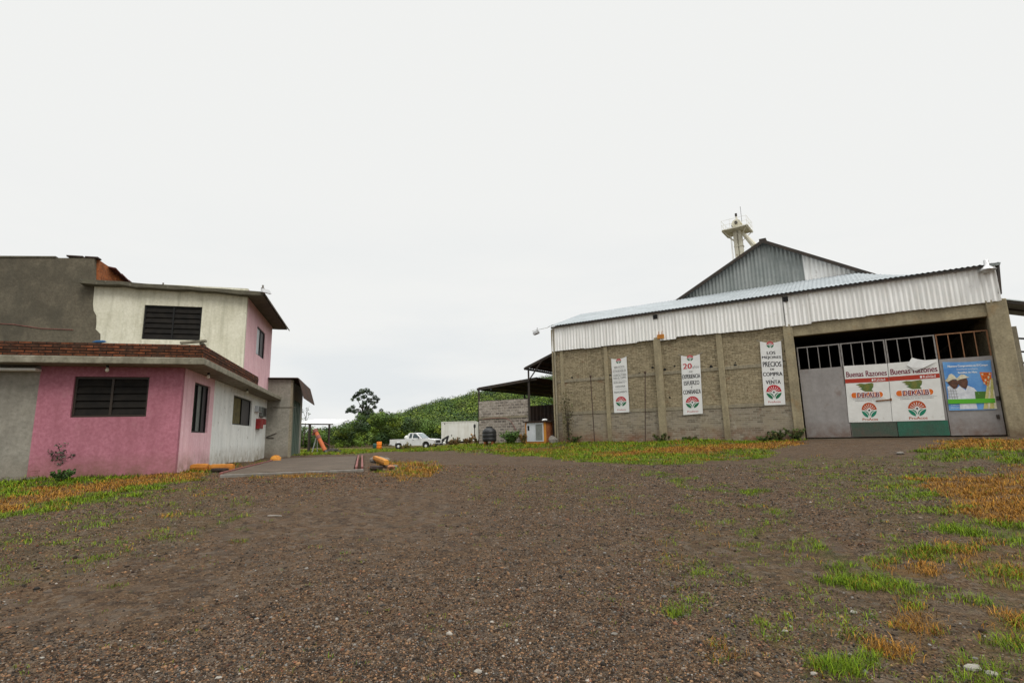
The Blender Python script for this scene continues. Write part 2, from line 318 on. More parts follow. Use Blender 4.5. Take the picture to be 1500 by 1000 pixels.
# ground cover patches, outlined on the photograph and carried down to the terrain
def EL(cx, cy, a, b, n=14): return [(cx+a*math.cos(2*math.pi*i/n), cy+b*math.sin(2*math.pi*i/n)) for i in range(n)]
PATCH = [([(1090, 676), (1390, 664), (1410, 760), (1340, 800), (1190, 735)], .25, .1, .6), ([(1000, 725), (1150, 742), (1240, 800), (1400, 850), (1530, 880), (1530, 1010), (1130, 1010), (960, 850)], .11, .2, .85),
 ([(-20, 755), (300, 700), (360, 765), (-20, 880)], .16, .15, .8), ([(1380, 690), (1530, 680), (1530, 900), (1420, 860)], .3, .6, 1), ([(640, 690), (900, 690), (1000, 760), (700, 740)], .07, .2, .7),
 # polygon, density, dry share, height factor
 ([(-60, 690), (250, 686), (310, 688), (296, 700), (205, 723), (100, 745), (-60, 775)], 1, .1, 1),
 ([(-60, 744), (90, 714), (200, 698), (285, 690), (300, 697), (190, 714), (80, 732), (-60, 760)], 1, .93, .8),
 ([(425, 668), (560, 661), (690, 660), (712, 664), (760, 667), (840, 674), (905, 681), (1000, 679), (1060, 672), (1130, 668), (1142, 655), (1172, 640), (815, 642), (700, 646), (560, 648), (425, 652)], 1, .22, .9),
 ([(870, 668), (930, 661), (1000, 655), (1070, 650), (1130, 648), (1170, 646), (1142, 655), (1090, 660), (1010, 664), (930, 668)], 1, .9, .8),
 ([(700, 660), (740, 658), (800, 655), (850, 659), (800, 664)], .5, .6, .6),
 ([(930, 688), (1000, 698), (1095, 722), (1085, 728), (990, 704), (925, 692)], .8, .05, .7), (EL(1130, 745, 25, 7), .5, .05, .7), (EL(1070, 780, 28, 5), .4, .05, .7), (EL(1072, 798, 14, 5), .5, .05, .7), (EL(1175, 788, 26, 6), .45, .05, .8),
 (EL(1450, 655, 80, 12), .9, .85, .8), ([(1350, 660), (1420, 658), (1510, 662), (1510, 682), (1440, 676), (1370, 672)], .85, .1, .9), (EL(1420, 687, 24, 5), .6, .05, .8),
 (EL(1240, 695, 45, 9), .22, .2, .6), (EL(1160, 690, 40, 8), .15, .2, .6), (EL(1340, 712, 55, 18), .75, .08, .7), (EL(1290, 735, 30, 8), .35, .1, .7), (EL(1235, 725, 30, 8), .3, .1, .7), (EL(1340, 745, 30, 6), .5, .1, .7),
 ([(1360, 700), (1430, 698), (1510, 684), (1520, 760), (1455, 776), (1400, 755), (1380, 722)], .95, .95, .9), (EL(1385, 748, 30, 12), .6, .3, .8), (EL(1290, 755, 30, 6), .25, .1, .6),
 ([(1360, 772), (1420, 768), (1520, 774), (1520, 790), (1400, 792)], .9, .08, 1), (EL(1395, 808, 75, 10), .85, .12, 1.1), (EL(1500, 798, 30, 8), .6, .08, 1), (EL(1440, 815, 40, 7), .6, .9, 1),
 (EL(1250, 838, 48, 26), .8, .06, 1.1), (EL(1290, 820, 40, 10), .6, .35, 1), (EL(1350, 832, 45, 10), .8, .85, 1), (EL(1215, 805, 35, 8), .5, .05, .9), (EL(1335, 888, 22, 12), .6, .1, 1.1), (EL(1300, 850, 30, 10), .4, .1, 1), (EL(1330, 862, 30, 8), .35, .1, 1),
 (EL(1480, 838, 36, 20), .7, .65, 1.2), (EL(1345, 924, 45, 18), .5, .75, 1.3), (EL(1335, 968, 60, 14), .45, .7, 1.3), (EL(1245, 990, 40, 14), .6, .1, 1.3), (EL(1160, 950, 26, 8), .4, .25, 1.1), (EL(1250, 945, 30, 14), .4, .15, 1.2), (EL(1430, 888, 26, 10), .4, .1, 1.2), (EL(1490, 925, 50, 40), .55, .45, 1.2), (EL(1470, 975, 50, 24), .45, .25, 1.2), (EL(1190, 968, 30, 8), .3, .4, 1.1),
 (EL(1010, 830, 30, 6), .3, .1, .9), (EL(940, 800, 22, 4), .2, .1, .8), (EL(1015, 895, 20, 6), .35, .05, 1), (EL(1110, 895, 24, 5), .35, .05, 1),(EL(1050, 835, 16, 6), .4, .05, .9),
 ([(565, 678), (600, 676), (645, 681), (640, 690), (615, 698), (570, 702), (555, 694)], .85, .72, 1.1), (EL(430, 697, 60, 4), .6, .75, .7), (EL(350, 683, 12, 5), .5, .6, .6),(EL(400, 679, 30, 3), .4, .4, .6), 
 (EL(70, 800, 60, 12), .22, .1, .8), (EL(160, 770, 60, 8), .25, .12, .8), (EL(240, 755, 25, 5), .4, .1, .9), (EL(170, 690+70, 30, 5), .3, .1, .9), (EL(270, 722, 40, 5), .3, .3, .7), (EL(10, 795, 30, 8), .5, .1, .9), (EL(340, 772, 14, 4), .35, .05, .8), (EL(430, 742, 14, 3), .35, .1, .8),(EL(350, 790, 12, 4), .3, .05, .8), (EL(170, 865, 10, 4), .3, .1, .8)]
def pip(px, py, pl):
    c = np.zeros(px.shape, bool); n = len(pl)
    for i in range(n):
        (ax, ay), (bx, by) = pl[i], pl[(i+1) % n]
        if ay == by: continue
        c ^= ((ay > py) != (by > py)) & (px < (bx-ax)*(py-ay)/(by-ay)+ax)
    return c
def cover(x, y, z):
    px, py = proj(x, y, z); r = np.hypot(x, y)
    jx = (fbm(x*1.7, y*1.7, 1.5)+fbm(x*5, y*5, 2)*.7)*np.clip(40/np.maximum(r, 1)+8, 8, 26); jy = (fbm(x*1.7+31, y*1.7-7, 1.5)+fbm(x*5+3, y*5, 2)*.7)*np.clip(30/np.maximum(r, 1)**1.1, .8, 12)
    px = px+jx; py = py+jy; den = np.zeros_like(px); dry = np.zeros_like(px); hf = np.ones_like(px)
    for pl, d, dr, h in PATCH:
        xs = [p[0] for p in pl]; ys = [p[1] for p in pl]
        m = (px > min(xs)) & (px < max(xs)) & (py > min(ys)) & (py < max(ys))
        if not m.any(): continue
        i = np.nonzero(m)[0]; k = i[pip(px[i], py[i], pl)]
        den[k] = np.maximum(den[k], d); dry[k] = dr; hf[k] = h
    return den, dry, hf
def np_mesh(name, verts, faces, mat, cols=None, parent=None, base=None, smooth=False):
    me = bpy.data.meshes.new(name); nv, (nf, k) = len(verts), faces.shape
    me.vertices.add(nv); me.vertices.foreach_set('co', verts.astype(np.float32).ravel())
    me.loops.add(nf*k); me.loops.foreach_set('vertex_index', faces.astype(np.int32).ravel())
    me.polygons.add(nf); me.polygons.foreach_set('loop_start', np.arange(0, nf*k, k, dtype=np.int32))
    if cols is not None:
        a = me.attributes.new('Col', 'FLOAT_COLOR', 'POINT'); a.data.foreach_set('color', np.c_[cols, np.ones(nv)].astype(np.float32).ravel())
    me.update(calc_edges=True); me.validate()
    return link(name, me, mat, parent, base, smooth)
# ground sheet: polar grid, fine ahead of the viewer, out to the horizon
ang = np.r_[np.linspace(-60, 60, 560), np.linspace(60, 300, 90)[1:-1]]*math.pi/180
rad = np.r_[np.geomspace(.25, 90, 420), np.geomspace(95, 5000, 30)]
A, RR = np.meshgrid(ang, rad, indexing='ij'); gx, gy = np.sin(A)*RR, np.cos(A)*RR
gv = np.c_[gx.ravel(), gy.ravel(), hgt(gx.ravel(), gy.ravel())]
na, nr = A.shape; I = np.arange(na*nr).reshape(na, nr); J = np.roll(I, -1, 0)
gf = np.c_[I[:, :-1].ravel(), I[:, 1:].ravel(), J[:, 1:].ravel(), J[:, :-1].ravel()]
gv = np.r_[gv, [[0, 0, gz(0, 0)]]]; 
cen = np.c_[I[:, 0], J[:, 0], np.full(na, na*nr), np.full(na, na*nr)]
den, dry, _ = cover(gv[:, 0], gv[:, 1], gv[:, 2]); den *= (gv[:, 1] > .5)
far = np.clip((np.hypot(gv[:, 0], gv[:, 1])-62)/6, 0, 1); den = np.maximum(den, far); dry = np.where(far > 0, .3, dry)
trk = np.zeros(len(gv))
for pl, wd, am in ((((-3.2, -2), (-2.4, 5), (-1.2, 12), (-.6, 20), (-2, 32)), .55, .55), (((-1.4, -2), (-.7, 5), (.6, 12), (1.2, 20), (0, 32)), .55, .5), (((1.2, -2), (2.2, 5), (5.5, 11), (9.5, 16), (13, 21)), .6, .4), (((3, -2), (4.0, 5), (7.2, 10.5), (11.3, 15.4), (15, 21)), .6, .4)):
    d_, _ = dist_poly(gv[:, 0], gv[:, 1], pl); trk = np.maximum(trk, am*np.exp(-(d_/wd)**2)*np.clip(.7+.8*fbm(gv[:, 0], gv[:, 1]), 0, 1.2))
_rp = ground0(1190, 770); trk = np.maximum(trk, np.exp(-(((gv[:, 0]-_rp.x)/.55)**2+((gv[:, 1]-_rp.y)/.9)**2))*.9)
trk = np.maximum(trk, np.clip((1.2-gv[:, 0])/5, 0, .75)*np.clip(.75+.6*fbm(gv[:, 0]*.7+5, gv[:, 1]*.7), .2, 1))
ground_m, nt, b = new_mat('gravel_ground'); co = coords(nt)
at = nd(nt, 'ShaderNodeAttribute', {'attribute_name': 'Col'}); sp = nd(nt, 'ShaderNodeSeparateColor', Color=at.outputs[0])
col = mix(nt, noise(nt, co, .22, 6, .6, .38, .62), (.088, .046, .018), (.078, .048, .025))
col = mix(nt, noise(nt, co, 1.1, 7, .7, .45, .7), col, (.055, .028, .012))
col = mix(nt, mul(nt, noise(nt, co, .6, 6, .7, .55, .75), .6), col, (.10, .066, .04))
col = mix(nt, sp.outputs[2], col, (.085, .047, .022))
vo = nd(nt, 'ShaderNodeTexVoronoi', Vector=co, Scale=60, Randomness=1); vs_ = nd(nt, 'ShaderNodeSeparateColor', Color=vo.outputs[1])
peb = mix(nt, vs_.outputs[0], (.008, .005, .003), (.2, .14, .085)); peb = mix(nt, mul(nt, vs_.outputs[1], .5), peb, (.10, .045, .02))
col = mix(nt, .6, col, peb)
vb = nd(nt, 'ShaderNodeTexVoronoi', Vector=co, Scale=17, Randomness=1); vbs = nd(nt, 'ShaderNodeSeparateColor', Color=vb.outputs[1])
col = mix(nt, mul(nt, nd(nt, 'ShaderNodeMapRange', Value=vbs.outputs[0], _1=.7, _2=.95).outputs[0], .55), col, (.14, .115, .09))
col = mix(nt, mul(nt, nd(nt, 'ShaderNodeMapRange', Value=vbs.outputs[1], _1=.65, _2=.95).outputs[0], .6), col, (.02, .014, .01))
vc = nd(nt, 'ShaderNodeTexVoronoi', Vector=co, Scale=6, Randomness=1); vcs = nd(nt, 'ShaderNodeSeparateColor', Color=vc.outputs[1])
col = mix(nt, mul(nt, nd(nt, 'ShaderNodeMapRange', Value=vcs.outputs[0], _1=.6, _2=1).outputs[0], .4), col, (.115, .09, .068))
col = mix(nt, mul(nt, nd(nt, 'ShaderNodeMapRange', Value=vcs.outputs[1], _1=.6, _2=1).outputs[0], .4), col, (.025, .017, .012))
soil = mix(nt, sp.outputs[1], (.05, .068, .010), (.17, .082, .016))
col = mix(nt, mul(nt, sp.outputs[0], nd(nt, 'ShaderNodeMapRange', Value=noise(nt, co, 6, 5, .7, .3, .7), _3=.25, _4=.8).outputs[0]), col, soil)
nt.links.new(col, b.inputs['Base Color']); b.inputs['Roughness'].default_value = .92; b.inputs['Specular IOR Level'].default_value = .2
hb = nd(nt, 'ShaderNodeMath', {'operation': 'ADD'}, _0=vo.outputs[0], _1=mul(nt, nd(nt, 'ShaderNodeTexNoise', Vector=co, Scale=9, Detail=6, Roughness=.7).outputs[0], 2.5)).outputs[0]
nt.links.new(nd(nt, 'ShaderNodeBump', Strength=.9, Distance=.02, Height=hb).outputs[0], b.inputs['Normal'])
gme = np_mesh('ground', gv, np.r_[gf, cen[:, [0, 1, 2, 3]]][:len(gf)], ground_m, np.c_[den, dry, trk], smooth=True); tag(gme, kind='structure')
# pebbles lying on it
def pebbles():
    n = 430000
    u = NR.uniform(0, 1, n); r = 2.0*(15/2.0)**(u**1.1); a = NR.uniform(-.86, .86, n); x, y = np.sin(a)*r, np.cos(a)*r
    z = hgt(x, y); dn, _, _ = cover(x, y, z); cl = fbm(x*.9, y*.9, 1.)
    q = (x-DK.x)*HS.x+(y-DK.y)*HS.y; t = (x-DK.x)*HA.x+(y-DK.y)*HA.y; hq = (x-C0.x)*HB.x+(y-C0.y)*HB.y; ht = (x-C0.x)*HA.x+(y-C0.y)*HA.y
    ok = (NR.uniform(0, 1, n) > dn*.8) & ~((q > -.05) & (q < 3.2) & (t > -.05)) & ~((hq > -.2) & (ht > -.2)) & (NR.uniform(-1.5, .6, n) < cl+.35)
    x, y, z, r = x[ok], y[ok], z[ok], r[ok]; n = len(x)
    s = np.clip(NR.lognormal(-5.0, .42, n), .003, .035)*np.clip(.75+r*.06, .8, 1.6)*.7
    ph = (1+5**.5)/2; ico = np.array([(-1, ph, 0), (1, ph, 0), (-1, -ph, 0), (1, -ph, 0), (0, -1, ph), (0, 1, ph), (0, -1, -ph), (0, 1, -ph), (ph, 0, -1), (ph, 0, 1), (-ph, 0, -1), (-ph, 0, 1)])/1.9
    icf = np.array([(0, 11, 5), (0, 5, 1), (0, 1, 7), (0, 7, 10), (0, 10, 11), (1, 5, 9), (5, 11, 4), (11, 10, 2), (10, 7, 6), (7, 1, 8), (3, 9, 4), (3, 4, 2), (3, 2, 6), (3, 6, 8), (3, 8, 9), (4, 9, 5), (2, 4, 11), (6, 2, 10), (8, 6, 7), (9, 8, 1)])
    vv = ico[None]*NR.uniform(.7, 1.2, (n, 12, 1))*s[:, None, None]*np.stack([NR.uniform(.8, 1.5, n), NR.uniform(.6, 1.1, n), NR.uniform(.45, .95, n)], 1)[:, None]
    th = NR.uniform(0, 6.28, n)[:, None]; c, sn = np.cos(th), np.sin(th)
    vv = np.stack([vv[..., 0]*c-vv[..., 1]*sn+x[:, None], vv[..., 0]*sn+vv[..., 1]*c+y[:, None], vv[..., 2]+(z+s*.12)[:, None]], -1)
    k = NR.uniform(0, 1, n)[:, None]; g = (.009+.14*NR.uniform(0, 1, n)**2.1)[:, None]
    cl = np.where(k < .38, g*np.array([1.2, .93, .7])*1.2, np.where(k < .84, g*np.array([1.55, .9, .48])*1.2, np.where(k < .9, g*np.array([1.6, .72, .4]), np.where(k < .996, g*1.7*np.array([1, .95, .87]), np.array([.34, .31, .27])))))
    wl = np.clip((1.5-x)/6, 0, .7)[:, None]*np.clip(.7+.8*fbm(x*.7+5, y*.7), .2, 1.2)[:, None]; cl = cl*(1-wl)+cl*np.array([1.12, .84, .58])*wl
    f = (icf[None]+12*np.arange(n)[:, None, None]).reshape(-1, 3)
    o = np_mesh('pebbles', vv.reshape(-1, 3), f, pebble_m, np.repeat(cl, 12, 0)); tag(o, 'loose grey and brown gravel stones strewn over the yard', 'gravel', kind='stuff')
pebbles()
_hn = [(NR.uniform(0, 6.28), NR.uniform(0, 6.28), NR.uniform(3.5, 17)) for _ in range(18)]
def fhi(x, y):
    o = np.zeros_like(x)
    for a, ph, f in _hn: o += np.sin((x*math.cos(a)+y*math.sin(a))*f+ph+1.5*np.sin((x*math.sin(a)-y*math.cos(a))*f*.55+ph*2))
    return o/4.2
def grass():
    n = 1000000
    a = NR.uniform(-.9, .9, n); iu = NR.uniform(1/62, 1/2.2, n); r = 1/iu; x, y = np.sin(a)*r, np.cos(a)*r
    far = n//3; r2 = NR.uniform(9, 62, far); x[:far] = np.sin(a[:far])*r2; y[:far] = np.cos(a[:far])*r2; r[:far] = r2
    z = hgt(x, y); dn, dr, hf = cover(x, y, z); hi = fhi(x, y)
    q = (x-DK.x)*HS.x+(y-DK.y)*HS.y; t = (x-DK.x)*HA.x+(y-DK.y)*HA.y; hq = (x-C0.x)*HB.x+(y-C0.y)*HB.y; ht = (x-C0.x)*HA.x+(y-C0.y)*HA.y
    behind = (x-W0.x)*FN.x+(y-W0.y)*FN.y; alongf = (x-W0.x)*FX.x+(y-W0.y)*FX.y
    ok = (NR.uniform(0, 1, n) < np.clip(dn*(.12+.55*dn+.75*hi*(1.15-.5*dn)), 0, 1)*np.where(np.arange(n) < far, .3, .4)*np.clip(r/8, .4, 1)) & ~((q > -.03) & (q < 3.15) & (t > 0) & (t < 9.5)) & ~((hq > -.02) & (ht > -.02) & (ht < 9)) & ~((behind < .03) & (alongf > -20.5))
    x, y, z, r, dr, hf, dn = x[ok], y[ok], z[ok], r[ok], dr[ok], hf[ok], dn[ok]
    print('tufts', len(x))
    if len(x) > 60000: i = NR.permutation(len(x))[:60000]; x, y, z, r, dr, hf, dn = x[i], y[i], z[i], r[i], dr[i], hf[i], dn[i]
    m = 420; sa = NR.uniform(-.8, .8, m); sr = NR.uniform(2.6, 16, m); x = np.r_[x, np.sin(sa)*sr]; y = np.r_[y, np.cos(sa)*sr]; r = np.r_[r, sr]; z = np.r_[z, hgt(np.sin(sa)*sr, np.cos(sa)*sr)]; dr = np.r_[dr, np.full(m, .2)]; hf = np.r_[hf, np.full(m, .4)]
    nb = 9; n = len(x); X = np.repeat(x, nb); Y = np.repeat(y, nb); ZZ = np.repeat(z, nb); RD = np.repeat(r, nb); N = n*nb
    dv = np.clip((np.clip(dr+.25*fhi(x*.5+9, y*.5), 0, 1)-.5)*1.6+.5, .02, .98); dry = NR.uniform(0, 1, N) < np.repeat(dv, nb)
    L = np.clip(.04+.0036*RD, .042, .17)*np.repeat(hf*NR.uniform(.5, 1.35, n), nb)*NR.uniform(.5, 1.25, N)
    an = NR.uniform(.6, 1.45, N); an = np.where(RD > 18, an*.85, an); th = NR.uniform(0, 6.28, N)
    w = np.clip(.0009+.00042*RD, .0014, .021)*NR.uniform(.7, 1.5, N)
    sp_ = np.clip(.012+.004*RD, 0, .12); X += NR.normal(0, 1, N)*sp_; Y += NR.normal(0, 1, N)*sp_
    hh = L*np.cos(an); lean = L*np.sin(an); dx, dy = np.cos(th)*lean, np.sin(th)*lean; pxx, pyy = -np.sin(th)*w/2, np.cos(th)*w/2
    st = lambda f, g, k: (np.stack([X+dx*f-pxx*k, Y+dy*f-pyy*k, ZZ+g], 1), np.stack([X+dx*f+pxx*k, Y+dy*f+pyy*k, ZZ+g], 1))
    b0, b1 = st(0, -.008, 1); m0, m1 = st(.45, hh*.72+.004, .85); t0, t1 = st(1, hh*.9+.006, .12)
    vv = np.stack([b0, b1, m0, m1, t0, t1], 1).reshape(-1, 3); ar = 6*np.arange(N)[:, None]
    f = np.r_[ar+np.array([0, 1, 3, 2]), ar+np.array([2, 3, 5, 4])]
    g = .88*(NR.uniform(.55, 1.3, N)*np.repeat(NR.uniform(.7, 1.2, n), nb))[:, None]; yl = np.clip(np.repeat(NR.uniform(0, 1, n), nb)*.7+NR.uniform(0, .4, N), 0, 1)[:, None]
    cg = (np.array([.075, .17, .006])*(1-yl)+np.array([.21, .28, .010])*yl)*g; y2 = (NR.uniform(0, 1, N)**2.2)[:, None]
    cdry = ((np.array([.36, .135, .012])*(1-yl)+np.array([.5, .26, .035])*yl)*(1-y2)+np.array([.13, .08, .035])*y2)*g
    c = np.where(dry[:, None], cdry, cg)
    o = np_mesh('grass', vv, f, grass_m, np.repeat(c, 6, 0)); tag(o, 'patchy green and dry orange grass on the gravel yard', 'grass', kind='stuff')
grass()
# ------------------------------------------------------------------ foliage helper
def leaves(blobs, per, size, pal, flat=.0, shell=.55):
    cs = np.array([b[:3] for b in blobs]); rs = np.array([b[3] for b in blobs]); k = len(blobs)
    cnt = np.maximum(8, (per*(rs/rs.mean())**2).astype(int)); idx = np.repeat(np.arange(k), cnt); n = len(idx)
    d = NR.normal(0, 1, (n, 3)); d /= np.linalg.norm(d, axis=1)[:, None]
    p = cs[idx]+d*(rs[idx]*NR.uniform(shell, 1.08, n))[:, None]*np.array([1, 1, .85])
    nn = d*.9+NR.normal(0, .4, (n, 3))+np.array([0, 0, .35]); nn /= np.linalg.norm(nn, axis=1)[:, None]
    t = np.cross(nn, NR.normal(0, 1, (n, 3))); t /= np.linalg.norm(t, axis=1)[:, None]; bt = np.cross(nn, t)
    s = size*NR.uniform(.6, 1.4, n)[:, None]
    vv = np.stack([p-t*s, p+bt*s*.5-t*s*.1, p+t*s, p-bt*s*.5+t*s*.1], 1).reshape(-1, 3)
    f = 4*np.arange(n)[:, None]+np.arange(4)
    pal = np.array(pal); bc = pal[NR.integers(0, len(pal), k)]*NR.uniform(.55, 1.6, k)[:, None]; c = bc[idx]*NR.uniform(.7, 1.35, n)[:, None]
    return vv, f, np.repeat(c, 4, 0)
GREENS = [(.065, .11, .011), (.085, .135, .011), (.038, .072, .013), (.115, .155, .014), (.05, .09, .014), (.025, .05, .014)]
# hill with its scrub
def hillH(x): return np.interp(x, [-75, -52, -40, -30, -12, 0, 12, 45, 90, 150], [0, 1.2, 6.2, 9.6, 13.6, 15.6, 18, 22, 20, 8])
def hz(x, y):
    t = np.clip((y-84)/96, 0, 1); t = t*.55+.45*t*t*(3-2*t); b = np.clip((275-y)/80, 0, 1)
    return .1+hillH(x*180/np.maximum(y, 60))*t*b-1.0*(1-t)
hxs, hys = np.meshgrid(np.linspace(-110, 190, 90), np.linspace(84, 285, 60), indexing='ij'); hv = np.c_[hxs.ravel(), hys.ravel(), hz(hxs.ravel(), hys.ravel())]
I = np.arange(90*60).reshape(90, 60); hf_ = np.c_[I[:-1, :-1].ravel(), I[1:, :-1].ravel(), I[1:, 1:].ravel(), I[:-1, 1:].ravel()]
hill_m = surf('hill_soil', (.05, .075, .02), (.035, .055, .018), .2, bump=0)
tag(np_mesh('hill', hv, hf_, hill_m, smooth=True), kind='structure')
bl = []
for _ in range(1700):
    y = R.uniform(95, 200); x = R.uniform(-.36, .17)*y
    z = float(hz(np.array([x]), np.array([y]))[0]); r = R.uniform(.9, 3.0)**1.0; bl.append((x, y, z+r*.35, r))
vv, f, c = leaves(bl, 210, .22, GREENS)
tag(np_mesh('hillside_woodland', vv, f, leaf_m, c), 'dense green scrub woodland covering the hillside behind the yard', 'woodland', kind='stuff')
bl = []
PX = [425, 440, 470, 490, 500, 515, 530, 550, 565, 600, 640, 700, 760, 830]; PY = [624, 623, 628, 625, 620, 612, 603, 604, 604, 612, 618, 620, 620, 618]
for _ in range(480):
    px = R.uniform(425, 830); D = R.uniform(70, 88); top = depth(px, np.interp(px, PX, PY), D); k = R.random()**.7
    r = R.uniform(.55, 1.15); bl.append((top.x, D, max(.3, top.z*k-r*.5*k), r))
vv, f, c = leaves(bl, 210, .135, GREENS)
tag(np_mesh('thicket', vv, f, leaf_m, c), 'tangled green thicket along the far edge of the yard', 'bushes', kind='stuff')
# tall tree
def leaf_part(name, bl, per, size, pal, parent):
    vv, f, c = leaves(bl, per, size, pal); return np_mesh(name, vv, f, leaf_m, c, parent=parent, base=LOC[parent.name])
D = 84; tb = depth(534, 648, D)
tr = thing('tree', 'tall dark tree with an open ragged crown above the thicket', 'tree', tb)
mb = MB(); top = depth(533, 588, D); mid = depth(535, 612, D)
mb.tube([tb-Z*.3, mid, depth(531, 600, D), top], [.26, .2, .15, .06], 8)
limbs = [(523, 584), (545, 584), (517, 600), (548, 596), (528, 577), (538, 575), (552, 590)]
for q in limbs: mb.tube([mid+Z*R.uniform(0, 1), (mid+depth(*q, D))/2+V((0, R.uniform(-.3, .3), .15)), depth(*q, D+R.uniform(-1.2, 1.2))], [.11, .07, .03], 6)
mb.build('trunk', bark, tr)
bl = []
for px, py, rr in [(524, 577, 4), (530, 573, 4.5), (537, 572, 4.5), (543, 576, 4), (549, 582, 4), (554, 584, 2.6), (519, 581, 3.2), (516, 585, 2.6), (525, 584, 3.4), (533, 581, 4), (541, 586, 4), (546, 590, 3.8), (549, 596, 3.2), (534, 590, 4), (530, 595, 3.4), (538, 597, 4.4), (543, 601, 4), (536, 604, 5), (528, 604, 3.5), (517, 596, 3.4), (512, 600, 4), (519, 602, 4), (508, 603, 2.6), (524, 600, 2.4), (545, 606, 4.5), (530, 610, 6), (540, 611, 6), (520, 580, 2.5), (552, 588, 2.6), (558, 601, 3.2), (560, 606, 3.8)]:
    p = depth(px, py, D+R.uniform(-1.3, 1.3)); bl.append((p.x, p.y, p.z, rr*1.1*D/F))
leaf_part('crown', bl, 130, .13, [(.028, .045, .018), (.04, .058, .02), (.022, .036, .016)], tr)
# bare sapling behind the open shed
sb = depth(444, 648, 60); st = thing('sapling', 'thin nearly bare sapling sticking up behind the white-roofed open shed', 'tree', sb); mb = MB()
mb.tube([sb-Z*.2, depth(447, 625, 60), depth(450, 596, 60)], [.07, .05, .015], 5)
for q, q2 in (((448, 618), (454, 606)), ((448, 612), (443, 600)), ((449, 606), (453, 594))): mb.tube([depth(*q, 60), depth(*q2, 60)], [.025, .008], 4)
mb.build('trunk', bark, st); bl = [(*depth(px, py, 60), .22) for px, py in ((447, 613), (441, 613), (452, 606), (450, 599), (444, 602))]
leaf_part('crown', bl, 14, .08, GREENS, st)
# ------------------------------------------------------------------ HOUSE
def u_of(P, O, d): return (P-O).dot(d)
def louvre_window(parent, O, d, n, q, panes, slats, fm, inset=.06, fw=.05, slat_mat=None, pane_mats=None, label=None):
    u0, z0, u1, z1 = q; P = lambda u, z, k=0: O+d*u+Z*z-n*k; mb = MB()
    for a, b_, c_, e in ((u0, u1, z0, z0+fw), (u0, u1, z1-fw, z1), (u0, u0+fw, z0+fw, z1-fw), (u1-fw, u1, z0+fw, z1-fw)): mb.box(P(a, c_, inset+.06), d*(b_-a), n*.06, Z*(e-c_))
    W = (u1-u0)/panes
    for i in range(1, panes): mb.box(P(u0+W*i-fw*.5, z0+fw, inset+.06), d*fw, n*.066, Z*(z1-z0-2*fw))
    w = mb.build('window', fm, parent)
    if label: w['label'] = label
    for i in range(panes):
        a, b_ = u0+W*i+fw*.55, u0+W*(i+1)-fw*.55
        if pane_mats:
            m = MB(); m.box(P(a, z0+fw*.5, inset+.05), d*(b_-a), n*.012, Z*(z1-z0-fw)); m.build('pane', pane_mats[i % len(pane_mats)], w); continue
        hh = (z1-z0-2*fw)/slats; m = MB()
        for k in range(slats): m.prism([P(a, z0+fw+hh*k, inset+.0), P(a, z0+fw+hh*k+.012, inset+.0), P(a, z0+fw+hh*(k+1.12)+.012, inset+.055), P(a, z0+fw+hh*(k+1.12), inset+.055)], d*(b_-a))
        m.build('louvre_pane', slat_mat or slat_glass, w)
        for k, s_ in ((a, 1), (b_, -1)):
            pass
    return w
def rect_on(fn, q, O, d):          # average a pixel quad to an upright rectangle on the wall
    ps = [fn(*p) for p in q]; us = sorted(u_of(p, O, d) for p in ps); zs = sorted(p.z-O.z for p in ps)
    return ((us[0]+us[1])/2, (zs[0]+zs[1])/2, (us[2]+us[3])/2, (zs[2]+zs[3])/2)
zsl = HP(165, 537).z                # underside of the balcony slab
house = thing('house', 'two-storey pink and white house with brick balcony parapet', 'house', C0)
LF = u_of(HP(50, 616), C0, HB)      # length of the pink front
SKIRT = .4
Of = C0+HB*LF-Z*SKIRT
qf = rect_on(HP, [(108, 551), (218, 552), (215, 611), (104, 610)], Of, -HB)
Hh = zsl-C0.z+SKIRT
wall(MB(), Of, -HB, -HA, LF, Hh, .16, [qf]).build('wall', pink, house)['label'] = 'pink front wall coloured as shaded'
louvre_window(house, Of, -HB, -HA, qf, 2, 5, bronze_frame)
LS = u_of(SP(389, 655), C0, HA); Lp = u_of(SP(309, 640), C0, HA)
Os = C0-Z*SKIRT+HA*.16
q1 = rect_on(SP, [(287, 559), (309, 567), (303, 634), (279, 633)], Os, HA); q2 = rect_on(SP, [(343, 577), (370, 588), (367, 625), (340, 620)], C0-Z*SKIRT+HA*Lp, HA)
wall(MB(), Os, HA, HS, Lp-.16, Hh, .16, [q1]).build('wall', pink_pale, house)['label'] = 'pink side wall of the ground floor, coloured as lit'
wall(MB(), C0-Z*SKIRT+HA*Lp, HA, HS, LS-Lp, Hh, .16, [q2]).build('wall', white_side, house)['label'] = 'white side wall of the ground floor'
louvre_window(house, Os, HA, HS, q1, 3, 1, black_frame, pane_mats=[window_glass, cab_grey, sill_purple], fw=.045)
louvre_window(house, C0-Z*SKIRT+HA*Lp, HA, HS, q2, 2, 1, black_frame, pane_mats=[curtain, sill_purple], fw=.045)
mb = MB(); mb.box(C0+HA*(LS-.16)+HB*.16-Z*SKIRT, HB*(LF-.32), HA*.16, Z*Hh); mb.box(C0+HB*LF-HB*.16+HA*.16-Z*SKIRT, HB*.16, HA*(LS-.16), Z*Hh); mb.build('wall', white_side, house)['label'] = 'plain back walls of the ground floor'
